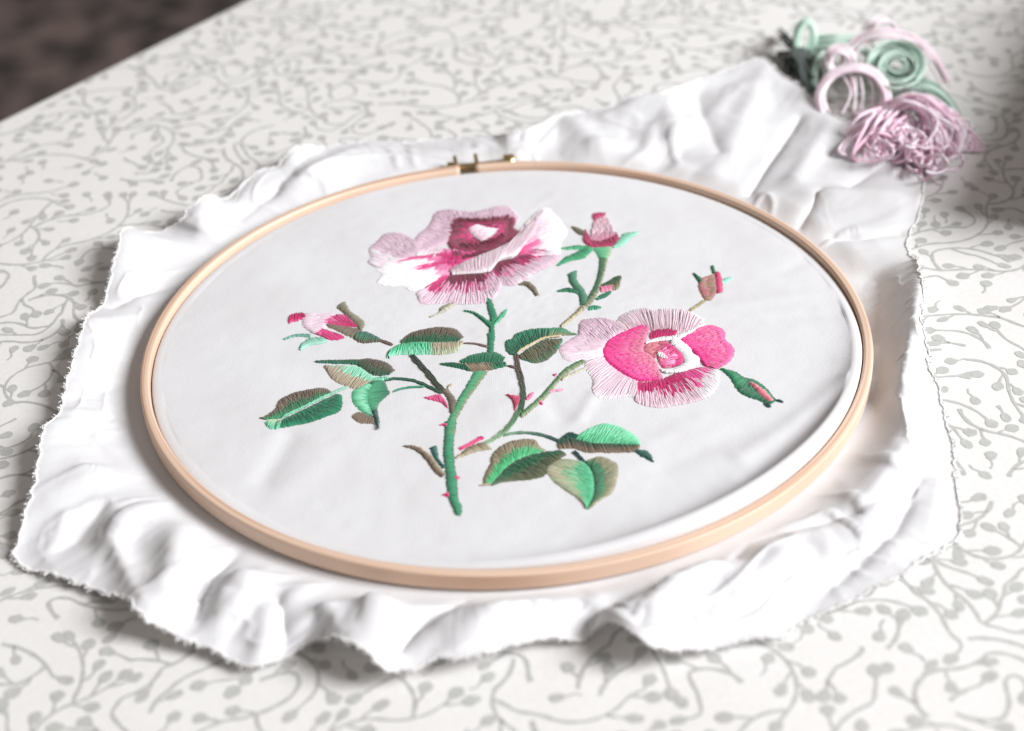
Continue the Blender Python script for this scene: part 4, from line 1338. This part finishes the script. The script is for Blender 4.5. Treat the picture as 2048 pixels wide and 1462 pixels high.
mt = hank('thread_bundle', (1625, 130), 'mint green thread hank with a smooth folded end')
for k in range(26):
    a, b, w = J(9), J(6), tr.uniform(6, 20)
    strand('strand', [W3(1616 + a, 132 + b, 3), W3(1603 - w * .6 + a * .4, 92 + b, 8), W3(1604 - w * .4 + a * .3, 58 + b, 12), W3(1613 + a * .3, 42 + b, 14), W3(1622 + w * .3 + a * .3, 58 + b, 12), W3(1618 + w * .4 + a, 96 + b, 8), W3(1630 + a, 130 + b, 4)], 0.00050, tr.choice(TM['mint']), mt)
for k in range(22):
    a, b = J(12), J(13)
    strand('strand', [W3(1612 + a, 116 + b, 4), W3(1640 + a, 88 + b, 9), W3(1682 + a, 82 + b, 11), W3(1722 + a, 86 + b, 10), W3(1748 + a, 110 + b, 6)][:tr.choice((4, 5))], 0.00046, tr.choice(TM['mint']), mt)
for k in range(10):
    a, b = J(5), J(8)
    strand('strand', [W3(1652 + a, 108 + b, 9), W3(1632 + a, 132 + b, 8), W3(1628 + a, 166 + b, 4), W3(1640 + a, 190 + b, 1)], 0.00044, tr.choice(TM['mint'] + TM['sage']), mt)

dk = hank('thread_bundle', (1600, 165), 'dark grey green thread tuft at the corner of the cloth')
for k in range(44):
    a, b = J(20), J(10)
    x1, y1 = [(1566, 66), (1556, 112), (1575, 128), (1600, 150), (1622, 182), (1640, 176)][tr.randrange(6)]
    strand('strand', [W3(1612 + a, 112 + b, 4), W3(1598 + a * .8, 106 + b, 8), W3((1598 + x1) / 2 + J(10), (106 + y1) / 2 + J(8), 7), W3(x1 + J(9), y1 + J(10), tr.uniform(1, 4))], 0.00048, tr.choice(TM['dusk']), dk)
for k in range(14):
    a = J(22)
    strand('strand', [W3(1580 + a, 150 + J(8), 1), W3(1584 + a, 118 + J(8), 6), W3(1602 + a, 110 + J(6), 8), W3(1618 + a, 132 + J(8), 5), W3(1622 + a, 172 + J(10), 1)], 0.00048, tr.choice(TM['dusk']), dk)

# ------------------------------------------------------------------ added box, out of view at right, casting the upper right shadow
def build_shadow_caster():
    a, b = at(2048, 490) + np.array([0.019, 0, 0]), at(2048, 40) + np.array([0.052, 0, 0])
    d = (b - a) / np.linalg.norm(b - a)
    nrm = np.array([d[1], -d[0], 0])
    wx, wy, hz = 0.09, float(np.linalg.norm(b - a)), 0.044
    c = (a + b) / 2 + nrm * wx / 2
    root = empty('shadow_caster_box', (c[0], c[1], 0))
    root.rotation_euler = (0, 0, math.atan2(nrm[1], nrm[0]))
    tag(root, 'added dark brown wooden box, out of view, casting the shadow beside the loose threads', 'box')

    def rbox(name, ax, bx, ay, by, az, bz, b, mat, parent):
        v, f = [], []
        for (z, e) in ((az, b), (az + b, 0), (bz - b, 0), (bz, b)):
            for (sx, sy) in ((0, 0), (1, 0), (1, 1), (0, 1)):
                v.append((ax + e if sx == 0 else bx - e, ay + e if sy == 0 else by - e, z))
        for k in range(3):
            for q in range(4):
                w = (q + 1) % 4
                f.append((4 * k + q, 4 * k + w, 4 * k + 4 + w, 4 * k + 4 + q))
        f += [(3, 2, 1, 0), (12, 13, 14, 15)]
        return mesh_obj(name, v, f, mat, parent, smooth=False)
    hx, hy = wx / 2, wy / 2
    rbox('body', -hx, hx, -hy, hy, 0.0002, hz * 0.72, 0.0015, M_BOX, root)
    rbox('lid', -hx - 0.001, hx + 0.001, -hy - 0.001, hy + 0.001, hz * 0.74, hz, 0.0025, M_BOX, root)
    rbox('clasp', -hx - 0.0028, -hx - 0.0012, -0.006, 0.006, hz * 0.55, hz * 0.86, 0.0004, M_BRASS, root)


build_shadow_caster()
